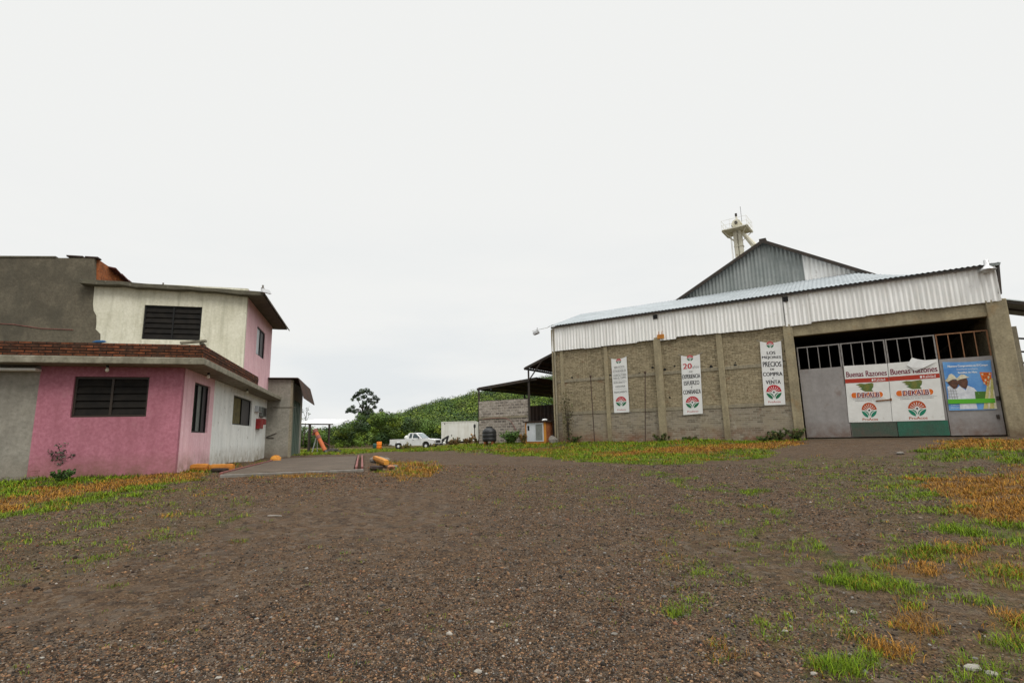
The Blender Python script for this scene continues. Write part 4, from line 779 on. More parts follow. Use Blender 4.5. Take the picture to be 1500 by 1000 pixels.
# ------------------------------------------------------------------ WAREHOUSE
L0 = FP(818, 646); L0.z = zw
def fu(P): return u_of(P, L0, FX)
uR = fu(FP(1466, 500)); uG0 = fu(FP(1172, 570)); uG1 = fu(FP(1461, 550))
eaveL = FP(815, 479).z; eaveR = FP(1458, 389).z
def eave(u): return eaveL+(eaveR-eaveL)*u/uR
cladL = FP(817, 515).z; cladR = FP(1455, 443).z
def clad(u): return cladL+(cladR-cladL)*u/uR
gtop = (FP(1170, 492).z+FP(1450, 463).z)/2
print('warehouse', 'len', uR, 'eave', eaveL-zw, eaveR-zw, 'clad', cladL-zw, cladR-zw, 'gate', uG0, uG1, gtop-zw, 'house', LF, LS, Lp, LU, zsl-zh, UT-zu)
wh = thing('warehouse', 'long brick warehouse with corrugated metal upper cladding and roof', 'warehouse', L0)
def FQ(u, z, off=0): return V((L0.x, L0.y, z))+FX*u+FN*off
m = MB(); sk = .4
wall(m, FQ(0, zw-sk), FX, FN, uG0-.15, cladL+.1-zw+sk, .2); m.build('wall', tan_brick, wh)['label'] = 'tan brick front wall'
m = MB(); m.box(FQ(uG0-.15, gtop, -.3), FX*(uG1-uG0+.3), FN*.33, Z*(clad((uG0+uG1)/2)+.25-gtop)); m.build('beam', conc_col, wh, bevel=.02)
m = MB(); DEP = 26
m.box(FQ(0, zw-sk, -.2), -FN*DEP, FX*.2, Z*(eaveL-zw+sk-.15)); m.box(FQ(uR-.2, zw-sk, -.4), -FN*DEP, FX*.2, Z*(eaveL-zw+sk-.15)); m.box(FQ(.2, zw-sk, -DEP), FX*(uR-.4), FN*.2, Z*(eaveL-zw+3)); m.build('wall', tan_brick, wh)['label'] = 'brick side and back walls'
m = MB(); m.box(FQ(.21, zw-sk, -.21), FX*(uR-.42), -FN*(DEP-.5), Z*(sk+.02)); m.build('floor', concrete, wh)
def col_(px0, px1, pyt, name='column', mat=conc_col, proud=.09, z1=None, lab=None):
    ua, ub = fu(FP(px0, 580)), fu(FP(px1, 580)); z1 = z1 or FP((px0+px1)/2, pyt).z; m = MB(); m.box(FQ(ua, zw-sk, .001), FX*(ub-ua), FN*proud, Z*(z1-zw+sk)); o = m.build(name, mat, wh, bevel=.015)
    if lab: o['label'] = lab
    return ua, ub
col_(888, 893.5, 505); col_(963.5, 974, 494, lab='thicker column with orange rusty top', proud=.16); col_(1056.5, 1065.5, 488); col_(823, 828, 512, proud=.05)
ua = uG0-.42; m = MB(); m.box(FQ(ua, zw-sk, -.2), FX*.40, FN*.32, Z*(clad(ua)+.05-zw+sk)); m.build('column', conc_col, wh, bevel=.02)
m = MB(); m.box(FQ(uG1+.02, zw-sk, -.4), FX*(uR-uG1+.35), FN*.52, Z*(clad(uR)+.1-zw+sk)); m.build('column', conc_col, wh, bevel=.025)['label'] = 'broad concrete corner column right of the gate'
m = MB(); p = fu(FP(965, 496)); m.box(FQ(p-.02, FP(965, 497).z, .0), FX*.36, FN*.2, Z*.22)
for i in range(4): m.tube([FQ(p+.05+.08*i, FP(965, 494).z+.1, .12), FQ(p+.05+.08*i+R.uniform(-.03, .03), FP(965, 486).z, .13)], .012, 5)
m.build('column_cap', yellow_paint, wh)
for py, px in ((552, 900), (602, 900)):
    zz = FP(px, py).z; m = MB()
    m.box(FQ(.05, zz-.09, .001), FX*(uG0-.5), FN*.025, Z*.16); m.build('tie_beam', concrete, wh)
# drain pipes at left corner
for uo in (-.12, .02): m = MB(); m.tube([FQ(uo, zw-.2, .1), FQ(uo, eaveL-.15, .1)], .055, 8); m.build('drain_pipe', conc_col if uo < 0 else concrete, wh)
for px, py, r in ((1145, 526, .07), (1148, 529, .05), (1077, 535, .08), (1042, 537, .08), (974, 541, .07), (988, 536, .05), (1077, 531, .04), (956, 538, .06), (936, 548, .08), (893.8, 550, .07), (981, 582, .05), (838, 553, .06), (1150, 514, .05)):
    c = FP(px, py, .004); m = MB(); q = random.Random(px); m.prism([c+(FX*math.cos(t)*1.1+Z*math.sin(t))*r*q.uniform(.7, 1.15) for t in [2*math.pi*i/9 for i in range(9)]], FN*.006); m.build('wall_hole', black_frame, wh)  # flat black patches, the shade inside the holes given as colour
# cladding: sheets with a ragged lower edge
rg = random.Random(4)
def sheets(u0, u1, mat, extra=0):
    out = []; u = u0
    drops = {}
    def rag(t, L):
        i = int(t*L/1.05); drops.setdefault(i, rg.uniform(-.05, .07)); return -Z*(drops[i])
    mb = corr(FQ(u0, eave(u0)-.02, .10), FQ(u1, eave(u1)-.02, .10), FQ(u1, clad(u1), .13), FQ(u0, clad(u0), .13), .185, .03, FN, rag, ny=2, seg=6, lift=.018)
    return mb.build('cladding', mat, wh, smooth=True)
us = fu(FP(1150, 470)); sheets(-.15, us-.012, white_metal); sheets(us+.012, uR+.22, white_metal)
m = MB(); m.box(FQ(-.1, cladL+.15, -.15), FX*(uR+.1), FN*.15, Z*(.1)); m.box(FQ(-.1, eaveL-.3, -.15), FX*(uR+.1), FN*.12, Z*.1); m.build('purlin', dark_steel, wh)
for px, py in ((960, 464), (1151, 438)): c = FP(px, py, .14); m = MB(); m.box(c-FX*.12-Z*.12, FX*.22, FN*.01, Z*.24); m.build('cladding_gap', black_frame, wh)  # black plates on the sheets, painting in the dark of the gaps
# lean-to front roof
SB, RH = 4.5, 1.62
uK = fu(FP(1262, 400))
def roofpt(u, k):
    h = RH if u < uK else RH-(u-uK)/(uR-uK)*1.15; sag = 0
    return FQ(u, eave(u)+.06+(h+sag)*k, .22-(SB+.22)*k)
mb = MB(); N = int((uR+.7)/.185*4)
for j in range(5):
    for i in range(N+1): u = -.25+(uR+.6)*i/N; mb.v.append(roofpt(u, j/4)+Z*(.022*math.sin(math.pi*i/2)+ (rg.uniform(-.02, .03) if j == 0 else 0)*0))
for j in range(4):
    for i in range(N): a = j*(N+1)+i; mb.f.append((a, a+1, a+N+2, a+N+1))
mb.build('roof', galv, wh)['label'] = 'shallow galvanised lean-to roof along the front'
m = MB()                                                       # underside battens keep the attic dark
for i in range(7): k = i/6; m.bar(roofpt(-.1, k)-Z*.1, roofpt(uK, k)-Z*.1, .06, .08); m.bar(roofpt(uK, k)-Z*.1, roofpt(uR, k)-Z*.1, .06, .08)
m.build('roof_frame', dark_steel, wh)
# main gable
GO = -SB-.02
def GP(px, py): return FP(px, py, GO)
gl, gp_, grt = GP(1004, 434), GP(1118, 355), GP(1262, 399)
ug0, ugp, ug1 = fu(gl), fu(gp_), fu(grt); print('gable', ug0, ugp, ug1, gl.z-zw, gp_.z-zw, grt.z-zw)
def gtopz(u): return gl.z+(gp_.z-gl.z)*(u-ug0)/(ugp-ug0) if u < ugp else grt.z+(gp_.z-grt.z)*(ug1-u)/(ug1-ugp)
def gab(u0, u1, mat, lab):
    k = int((u1-u0)/.2*4); m = MB()
    for i in range(k+1): u = u0+(u1-u0)*i/k; w = .025*math.sin(math.pi*i/2); m.v += [FQ(u, zw+5.2, GO+w), FQ(u, gtopz(u)-.03, GO+w)]
    for i in range(k): a = 2*i; m.f.append((a, a+2, a+3, a+1))
    m.build('gable_cladding', mat, wh)['label'] = lab
usw = fu(GP(1178, 400)); gab(ug0-.6, usw, galv_dark, 'dull grey galvanised part of the gable'); gab(usw+.004, ug1+.3, white_metal, 'white part of the gable')
m = MB(); bkv = -FN*20; 
lft = FQ(ug0-3, gl.z-(gp_.z-gl.z)*3/(ugp-ug0), GO+.25); pk = FQ(ugp, gp_.z, GO+.25); rgt = FQ(ug1+3.0, grt.z-(gp_.z-grt.z)*3/(ug1-ugp), GO+.25)
m.prism([lft, pk, pk+Z*.07, lft+Z*.07], bkv); m.prism([pk+FX*.001, rgt, rgt+Z*.07, pk+Z*.07+FX*.001], bkv); m.build('main_roof', galv, wh)
m = MB(); 
m.box(FQ(uG0-3, gtop+.06, -.32), FX*(uR-uG0+2.6), -FN*(SB-.4), Z*.04); m.build('ceiling', dark_steel, wh); m = MB(); m.box(FQ(.21, zw+4.95, GO), FX*(uR-.42), -FN*(DEP-SB-.3), Z*.1); m.build('rear_roof', dark_steel, wh); m = MB()  # dark sheets added inside to close off light and blacken the gate top
m.prism([FQ(ug1+.1, zw+4.95, GO), FQ(uR, zw+4.95, GO), roofpt(uR, .99)-Z*.06, roofpt(ug1+.1, .99)-Z*.06], -FN*.05); m.build('gable_cladding', white_metal, wh)['label'] = 'low infill sheet right of the gable'; m = MB(); m.prism([FQ(.0, zw+4.95, GO), FQ(ug0, zw+4.95, GO), roofpt(ug0, .99)-Z*.06, roofpt(0, .99)-Z*.06], -FN*.05)
m.build('gable_cladding', white_metal, wh)['label'] = 'low infill sheet left of the gable'
for uu in (.05, uR-.05): m = MB(); m.prism([FQ(uu, eave(uu)-.5, -.2), FQ(uu, eave(uu)-.5, GO), roofpt(uu, .98)-Z*.06, roofpt(uu, .05)-Z*.06], FX*.03); m.build('end_sheet', white_metal, wh)
m = MB()
for a, b_ in ((lft, pk), (pk, rgt)): m.prism([a+FN*.004-Z*.12, b_+FN*.004-Z*.12, b_+FN*.004+Z*.09, a+FN*.004+Z*.09], FN*.05)
m.box(pk+FN*.056-FX*.18-Z*.02, FX*.36, bkv*.99, Z*.16); m.build('ridge_trim', dark_steel, wh)
# right corner: verge trim, awning, pilasters, brackets
m = MB(); q = [FP(1461, 384, .16), FP(1464, 384, .1), FP(1468, 430, .1), FP(1462, 430, .16)]; m.prism(q, -FN*.5); m.build('verge_trim', dark_steel, wh); m = MB(); m.prism([FP(1446, 386, .2), FP(1466, 384, .2), FP(1465, 388, .2), FP(1446, 390, .2)], -FN*1.2); m.build('ridge_cap', galv_dark, wh)
sd = FQ(uR+.38, 0, -.35)
aw0 = FP(1466, 438, -.6); aw = thing('side_awning', 'corrugated awning on the right side wall of the warehouse', 'awning', aw0)
ow = FX*1.75-Z*.55; bk2 = -FN*2.6; corr(aw0, aw0+bk2, aw0+bk2+ow, aw0+ow, .5, .07, Z, ny=1).build('sheet', galv_dark, aw)
m = MB(); m.bar(aw0-Z*.12, aw0+bk2-Z*.12, .08); m.bar(aw0+ow-Z*.1, aw0+bk2+ow-Z*.1, .06); m.bar(aw0-Z*.1, aw0+ow-Z*.1, .06); m.bar(aw0+FN*-1.3-Z*.1, aw0+FN*-1.3+ow-Z*.1, .06); m.build('frame', dark_steel, aw)
for i, (pt, wd) in enumerate(((474, .35), (508, .5), (538, .62))):
    z1 = FP(1478, pt).z; m = MB(); m.box(FQ(uR+.38, zw-sk, -.9-1.1*i), FX*wd, -FN*.5, Z*(z1-zw+sk)); m.build('pilaster', concrete, wh)
for i, py in enumerate((495, 514, 530, 542)): p = FP(1480, py, -1.6); m = MB(); m.bar(p, p+FX*.55-Z*.1, .07); m.build('bracket', dark_steel, wh)
p = FP(1446, 392, .3); t = thing('floodlight', 'white bell-shaped floodlight on the roof corner above the gate', 'floodlight', p)
m = MB(); m.bar(p-FN*.3-Z*.05, p+Z*.0, .05); m.build('bracket', dark_steel, t); m = MB(); m.lathe(p-Z*.12, [(.27, 0), (.28, .03), (.2, .1), (.09, .2), (.085, .42), (.05, .46)], 16); h_ = m.build('housing', chrome, t, smooth=True)
m = MB(); m.lathe(p-Z*.2, [(.1, 0), (.2, .08)], 12); m.build('lens', lamp_glass, h_)
fl = FP(815, 477, .1); t = thing('floodlight', 'floodlight on a long arm at the left warehouse corner', 'floodlight', fl); m = MB(); e = fl-FX*1.15+FN*.3-Z*.15; m.tube([fl, fl-FX*.25+Z*.1, fl-FX*.6-Z*.03, e-FX*.35-Z*.02], .02, 6); m.build('arm', chrome, t); m = MB(); m.prism([e-FX*.18-Z*.16, e+FX*.14-Z*.1, e+FX*.16-Z*.24, e-FX*.16-Z*.32], FN*.25); m.tube([e+Z*.12, e-Z*.18], .035, 6); m.build('housing', chrome, t)
# ------------------------------------------------------------------ gate
GOFF = -.16
def GQ(px, py, off=0): return FP(px, py, GOFF+off)
gz0 = zw+.06; zb = (GQ(1180, 640).z+GQ(1470, 637.5).z)/2
gz0 = max(zb, zw+.03); gt = (GQ(1169, 509).z+GQ(1449, 482).z)/2; gp1 = (GQ(1172, 541).z+GQ(1452, 521).z)/2
gate = thing('warehouse_gate', 'grey metal folding gate with barred top and posters', 'gate', FQ((uG0+uG1)/2, gz0, GOFF))
ed = [uG0+.03, fu(GQ(1232, 520)), fu(GQ(1298, 515)), fu(GQ(1371, 505)), uG1-.01]
def GU(u, z, off=0): return FQ(u, z, GOFF+off)
for i in range(4):
    a, b_ = ed[i]+.012, ed[i+1]-.012; fr = gate_rust if i == 3 else gate_frame
    m = MB(); m.box(GU(a, gz0, -.04), FX*(b_-a), FN*.04, Z*(gp1-gz0)); lf = m.build('gate_leaf', gate_grey, gate)
    m = MB()
    for x in (a, b_-.05): m.box(GU(x, gp1+.001, -.04), FX*.05, FN*.05, Z*(gt-gp1-.05))
    m.box(GU(a, gt-.05, -.04), FX*(b_-a), FN*.05, Z*.05); m.build('frame', fr, lf)
    for k in (1, 2, 3): m = MB(); m.box(GU(a+(b_-a)*k/4-.016, gp1+.001, -.03), FX*.032, FN*.032, Z*(gt-gp1-.052)); m.build('bar', fr, lf)
m = MB()
a, b_ = ed[1]+.03, ed[3]-.02; zg = GQ(1300, 618).z
for (x, y, mt) in ((ed[1]+.03, ed[2]-.015, gate_green), (ed[2]+.015, ed[3]-.02, gate_green)):
    m = MB(); m.box(GU(x, gz0+.01, .001), FX*(y-x), FN*.004, Z*(zg-gz0)); m.build('painted_band', mt if x < ed[2]-.1 else surf('bright_green_gate_paint', (.02, .13, .08), (.04, .09, .06), 1.5, rough=.6, spot=(.1, .07, .05), spscale=2.5, splo=.58, spamt=.6, bump=.05), gate)
m = MB(); p = GQ(1283, 587, .03); q = GQ(1305, 585, .03); m.bar(p, q, .05, .05); m.bar(q+Z*.06, q-Z*.05, .05); m.build('bolt', gate_rust, gate)
for py in (540, 560, 583, 610): p = GQ(1462, py, .02); m = MB(); m.tube([p-Z*.08, p+Z*.08], .05, 8); m.build('hinge', dark_steel, gate)
# ------------------------------------------------------------------ printed banners
def text_geo(s):
    cu = bpy.data.curves.new('t', 'FONT'); cu.body = s; cu.size = 1; cu.resolution_u = 3; ob = bpy.data.objects.new('t', cu); COL.objects.link(ob)
    dg = bpy.context.evaluated_depsgraph_get(); dg.update(); me = bpy.data.meshes.new_from_object(ob.evaluated_get(dg))
    vs = [(v.co.x, v.co.y) for v in me.vertices]; fs = [tuple(p.vertices) for p in me.polygons]
    bpy.data.objects.remove(ob); bpy.data.curves.remove(cu); bpy.data.meshes.remove(me); return vs, fs
class Print:
    def __init__(s, quad, fn, off, wave=.006, nn=None):
        s.c = [fn(*p, off) for p in quad]; s.n = nn or FN; s.wave = wave; s.mb = {}
    def P(s, u, v, k=0):
        a, b, c, d = s.c; p = a.lerp(b, u).lerp(d.lerp(c, u), v); return p+s.n*(k*.004+s.wave*math.sin(v*9+u*3))
    def M(s, mat): return s.mb.setdefault((s.cur, mat.name), (MB(), mat))[0]
    cur = 'print'; nl = 0
    def poly(s, mat, pts, k): 
        ps = [s.P(u, v, k) for u, v in pts]
        nn = V((0, 0, 0))
        for i in range(len(ps)): nn += (ps[i]-ps[0]).cross(ps[(i+1) % len(ps)]-ps[0])
        if nn.dot(s.n) < 0: ps = ps[::-1]
        s.M(mat).poly(ps)
    def rect(s, mat, u0, v0, u1, v1, k, tilt=0): s.poly(mat, [(u0, v0), (u1, v0+tilt), (u1, v1+tilt), (u0, v1)], k)
    def text(s, mat, st, u0, v0, u1, v1, k, tilt=0, bold=.0):
        s.nl += 1; s.cur = 'lettering:%d' % s.nl; vs, fs = text_geo(st)
        if not vs: return
        xs = [p[0] for p in vs]; ys = [p[1] for p in vs]; x0, x1, y0, y1 = min(xs), max(xs), min(ys), max(ys)
        for dx in ((0,) if not bold else (-bold, bold)):
            ps = []
            for x, y in vs:
                t = (x-x0)/(x1-x0); u = u0+dx+(u1-u0)*t; v = v1-(v1-v0)*(y-y0)/(y1-y0)+tilt*t; ps.append(s.P(u, v, k+(.15 if dx > 0 else 0)))
            s.M(mat).add(ps, fs)
        s.cur = 'print'
    def logo(s, u, v, r, asp, k, top, bot):
        s.nl += 1; s.cur = 'emblem:%d' % s.nl; c = lambda a, q=1.: (u+r*q*math.cos(a), v-r*asp*q*math.sin(a)); D_ = math.radians
        s.poly(top, [c(D_(a)) for a in range(2, 180, 8)]+[c(D_(178))], k)
        for i in range(7):
            a = D_(21+23*i); s.poly(ink_white, [c(a-.06, .2), c(a-.045, .8), c(a+.045, .8), c(a+.06, .2)], k+1)
        s.poly(ink_white, [(u, v+r*asp*.06)]+[c(D_(a), .26) for a in range(-8, 189, 14)], k+1)
        for sg in (-1, 1):
            arc = [(u+sg*r*math.cos(D_(a)), v+r*asp*math.sin(D_(a))) for a in range(6, 82, 6)]
            s.poly(bot, arc+[(u+sg*r*x, v+r*asp*y) for x, y in ((.2, .72), (.36, .45), (.62, .24), (.82, .14))], k)
            s.poly(bot, [(u+sg*r*x, v+r*asp*y) for x, y in ((.05, .86), (.06, .55), (.18, .3), (.42, .12), (.72, .06), (.5, .2), (.26, .42), (.13, .66))], k)
        s.poly(ink_black, [(u-r*.14, v-r*asp*.02), (u, v-r*asp*.14), (u+r*.14, v-r*asp*.02), (u, v+r*asp*.18)], k+2); s.cur = 'print'
    def finish(s, name, label, cat, base_mat, group=None, nx=6, ny=14, sag=.012):
        o = thing(name, label, cat, s.P(.5, 1), group); m = MB()
        for j in range(ny+1):
            for i in range(nx+1):
                u, v = i/nx, j/ny; m.v.append(s.P(u, v+(sag*math.sin(math.pi*u) if j == 0 else 0)))
        for j in range(ny):
            for i in range(nx): a = j*(nx+1)+i; m.f.append((a, a+nx+1, a+nx+2, a+1))
        sh = m.build('sheet', base_mat, o)
        md = sh.modifiers.new('thick', 'SOLIDIFY'); md.thickness = .004; md.offset = -1 if True else 1
        if cat == 'banner':
            for (u, v, dx, dz) in ((0.02, 0.005, -.16, .1), (.98, .005, .16, .1), (.02, .99, -.13, -.08), (.98, .99, .13, -.08)):
                p = s.P(u, v, 1); m = MB(); m.tube([p, p+FX*dx+Z*dz-FN*.05], .008, 5); m.build('rope', ink_grey, o)
        for nm, (mb, mat) in s.mb.items(): mb.build(nm[0].split(':')[0], mat, o)
        return o
GRP = 'white vertical banners on the brick wall'
def banner(quad): return Print(quad, FP, .055, .004)
bn = banner([(895.2, 525), (917.6, 522), (922, 603.5), (899.7, 604.5)]); asp = .26
bn.logo(.48, .065, .17, asp, 1, ink_red, ink_green)
for st, v in (('SERVICIOS', .175), ('CONFIABLES', .25), ('AGRICULTORES', .325), ('PARA EL CAMPO', .375), ('BUEN ABASTO Y', .455), ('ASESORIA', .53), ('FINANCIAMIENTO', .63)): w = .42 if len(st) > 9 else .33; bn.text(ink_black, st, .5-w, v-.018, .5+w, v+.018, 1)
for v in (.215, .29, .415, .575): bn.rect(ink_grey, .1, v, .9, v+.004, 1)
bn.logo(.5, .8, .34, asp, 1, ink_red, ink_green); bn.text(ink_red, 'ProAcos', .22, .935, .78, .96, 1)
bn.finish('banner', 'white banner listing services, farthest from the gate', 'banner', banner_cloth, GRP, sag=.03)
bn = banner([(997.4, 520.5), (1025, 518.4), (1029.6, 605.6), (1001, 607.7)]); asp = .29
bn.logo(.48, .055, .17, asp, 1, ink_red, ink_green); bn.text(ink_red, '20', .1, .145, .55, .235, 1, bold=.012); bn.text(ink_grey, 'años', .58, .185, .92, .235, 1); bn.text(ink_black, 'DE', .4, .275, .58, .3, 1)
for st, v, w in (('EXPERIENCIA', .365, .46), ('ESFUERZO', .475, .4), ('Y', .55, .04), ('CONFIANZA', .625, .45)): h = .035 if st != 'Y' else .017; bn.text(ink_black, st, .5-w, v-h, .5+w, v+h, 1, bold=.006)
bn.logo(.5, .8, .34, asp, 1, ink_red, ink_green); bn.text(ink_red, 'ProAcos', .22, .935, .78, .965, 1)
bn.finish('banner', 'white banner reading 20 años de experiencia, esfuerzo y confianza', 'banner', banner_cloth, GRP, sag=.03)
bn = banner([(1113, 499.8), (1144, 499.2), (1150.6, 592.3), (1119.8, 593.5)]); asp = .31
bn.logo(.48, .055, .17, asp, 1, ink_red, ink_green)
for st, v, w, h in (('LOS', .185, .2, .024), ('MEJORES', .262, .45, .026), ('PRECIOS', .365, .43, .04), ('DE', .445, .09, .015), ('COMPRA', .52, .46, .03), ('Y', .585, .03, .014), ('VENTA', .645, .35, .03)): bn.text(ink_black, st, .5-w, v-h, .5+w, v+h, 1, bold=.007)
bn.logo(.5, .8, .36, asp, 1, ink_red, ink_green); bn.text(ink_red, 'ProAcos', .2, .935, .78, .965, 1)
bn.finish('banner', 'white banner reading los mejores precios, next to the gate', 'banner', banner_cloth, GRP, sag=.03)
# gate posters
def poster(quad, label, fold):
    ps = Print(quad, GQ, .02, .003); asp = .8
    ps.text(ink_maroon, 'Buenas Razones', .04, .105, .97, .205, 1, bold=.004); ps.rect(ink_band, .0, .235, 1, .31, 1); ps.text(ink_white, 'Kalidad', .68, .25, .92, .296, 2)
    ps.cur = 'print:dot'; ps.poly(ink_white, [(.64+.022*math.cos(t), .275+.02*math.sin(t)) for t in [i*.63 for i in range(10)]], 2); ps.cur = 'print'
    ps.poly(ink_wing, [(.24, .345), (.34, .325), (.45, .335), (.62, .322), (.655, .345), (.64, .4), (.60, .435), (.64, .48), (.5, .49), (.42, .46), (.33, .42), (.39, .41), (.29, .38), (.34, .37)], 1)
    cap = [(.17+.055*math.cos(t), .53+.047*math.sin(t)) for t in [math.pi/2+i*math.pi/8 for i in range(9)]]+[(.79+.055*math.cos(t), .53+.047*math.sin(t)) for t in [-math.pi/2+i*math.pi/8 for i in range(9)]]
    ps.poly(ink_white, [(.48+(u-.48)*1.05, .53+(v-.53)*1.2) for u, v in cap], 2); ps.poly(ink_orange, cap, 3)
    ps.text(ink_white, 'DEKALB', .245, .482, .765, .578, 4, bold=.016); ps.text(ink_maroon, 'DEKALB', .25, .487, .76, .573, 5, bold=.004)
    ps.rect(ink_grey, .14, .602, .9, .606, 1); ps.text(ink_grey, 'EXPERIENCIA PARA TU CAMPO', .19, .618, .84, .64, 1)
    ps.logo(.5, .795, .175, asp*.93, 1, ink_oran2, ink_teal); ps.text(ink_oran2, 'ProAcos', .33, .93, .68, .975, 1, bold=.002)
    o = ps.finish('poster', label, 'poster', poster_cloth, 'pair of seed posters on the gate', ny=12, sag=0)
    if fold:
        m = MB(); P = ps.P
        m.add([P(.38, .06, 2), P(.5, -.06, 6), P(.63, -.02, 14), P(.97, .04, 5), P(.7, .13, 16), P(.52, .17, 9), P(.45, .1, 14)], [(0, 1, 6), (1, 2, 6), (2, 4, 6), (2, 3, 4), (4, 5, 6)]); s = m.build('folded_corner', banner_cloth, o, smooth=False); s.modifiers.new('t', 'SOLIDIFY').thickness = .004
poster([(1236, 536), (1299.6, 532.4), (1307, 617), (1243.7, 618.4)], 'left white seed poster, flat and stained, on the gate', False)
poster([(1300.6, 532), (1373.4, 525.8), (1384.5, 615), (1307.6, 617)], 'right white seed poster with its top edge folded over', True)
ps = Print([(1380.5, 530), (1451, 527), (1459, 599.6), (1390.4, 601)], GQ, .03, .003)
ps.text(ink_white, 'Nuestro Compromiso es El Campo', .1, .075, .93, .13, 1, bold=.003); ps.text(ink_white, 'Cosechando tu esfuerzo', .28, .15, .72, .18, 1); ps.text(ink_white, 'Semillas de Maiz', .3, .215, .7, .25, 1, bold=.003)
ps.rect(ink_field, .6, .63, .86, .78, 1)
ps.poly(ink_shirt, [(.03, .52), (.09, .49), (.2, .55), (.24, .6), (.3, .78), (.02, .78)], 2); ps.poly(ink_shirt, [(.2, .58), (.3, .5), (.42, .6), (.46, .5), (.6, .56), (.68, .67), (.73, .78), (.25, .78)], 1)
ps.poly(ink_skin, [(.04, .42), (.14, .37), (.26, .38), (.28, .46), (.24, .54), (.17, .57), (.09, .5)], 3); ps.poly(ink_skin, [(.27, .4), (.33, .35), (.46, .34), (.485, .42), (.47, .5), (.43, .57), (.34, .54), (.28, .48)], 2)
ps.poly(ink_straw, [(.0, .39), (.06, .34), (.1, .27), (.16, .25), (.21, .29), (.26, .36), (.16, .37), (.05, .42)], 4); ps.cur = 'print:hat'; ps.poly(ink_straw, [(.24, .36), (.31, .31), (.36, .27), (.43, .28), (.48, .32), (.53, .335), (.46, .35), (.33, .37), (.26, .4)], 5)
ps.cur = 'print'
for i in range(4): ps.poly(ink_grey, [(.03+.055*i, .55+.0*i), (.038+.055*i, .55), (.055+.055*i, .77), (.045+.055*i, .77)], 3)
for i in range(3): ps.rect(ink_grey, .03, .6+.06*i, .24, .607+.06*i, 3)
ps.cur = 'print:maize'; ps.poly(ink_orange, [(.75, .24), (.99, .25), (.98, .36), (.93, .48), (.88, .53), (.81, .47), (.77, .36)], 2)
for i in range(4):
    for j in range(4):
        u, v = .8+.05*j+(.02 if i % 2 else 0), .285+.06*i
        if u < .97-.02*i: ps.poly(ink_straw if (i+j) % 3 == 0 else ink_oran2, [(u+.02*math.cos(t), v+.02*math.sin(t)) for t in [k*.79 for k in range(8)]], 3)
ps.poly(ink_husk, [(.74, .985), (.9, .5), (.97, .37), (1, .37), (1, .985)], 2)
for i, (a, b_) in enumerate(((.93, .74), (.96, .82), (1.0, .9), (1.0, .97))):
    v0 = (.34, .4, .45, .6)[i]; ps.poly(ink_husk if i % 2 == 0 else ink_straw, [(a-.02, v0), (a, v0), (b_+.055, .985), (b_, .985)], 3+i % 2)
ps.cur = 'print:strip'; ps.poly(ink_shirt, [(.25, .86), (.6, .86), (.62, .98), (.24, .98)], 1); ps.cur = 'print'; ps.rect(ink_lime, .0, .775, 1, .865, 6)
ps.text(ink_white, 'del campo para ti', .05, .88, .24, .91, 1); ps.text(ink_white, 'siempre contigo', .05, .93, .24, .96, 1)
ps.finish('poster', 'blue farm poster showing two men in hats and maize cobs', 'poster', ink_blue, None, ny=12, sag=.02)
# stakes along the wall
def stake(px0, py0, px1, py1, label):
    b_ = FP(px1, py1, .35); b_.z = gz(b_.x, b_.y); tpz = FP(px0, py0, .35); t = thing('wire_post', label, 'post', b_); m = MB(); m.tube([b_-Z*.15, tpz], .025, 6); m.build('pole', rust_roof, t); m = MB(); m.rock(tpz+Z*.03, .07, 1, 1, 1, int(px0)); m.build('knob', rust_roof, t)
stake(865, 552, 871, 646, 'thin dark rod by the wall between the corner and the first banner'); stake(945, 546, 945, 648, 'rusty iron post between the services banner and thick column')
p = FP(822, 647, .3); p.z = gz(p.x, p.y); sprig('dry_vine', 'dry climbing stems at the left warehouse corner', p+FX*.5, 3.2, 7, .3, [(.09, .07, .03), (.06, .07, .02)], .05)
for i, (px, h) in enumerate(((1140, .5), (1165, .6), (1120, .3), (968, .45), (840, .35), (1010, .2))):
    p = FP(px, 644, .3); p.z = gz(p.x, p.y); sprig('weed', ['bushy weed at the wall below the prices banner', 'green weed at the foot of the gate column', 'low weed left of the bushy weed by the prices banner', 'weed at the foot of the thick column', 'weed near the left warehouse corner', 'small weed below the experience banner'][i], p, h, 12, .5, [(.05, .08, .02), (.08, .1, .03), (.1, .085, .03)], .06)
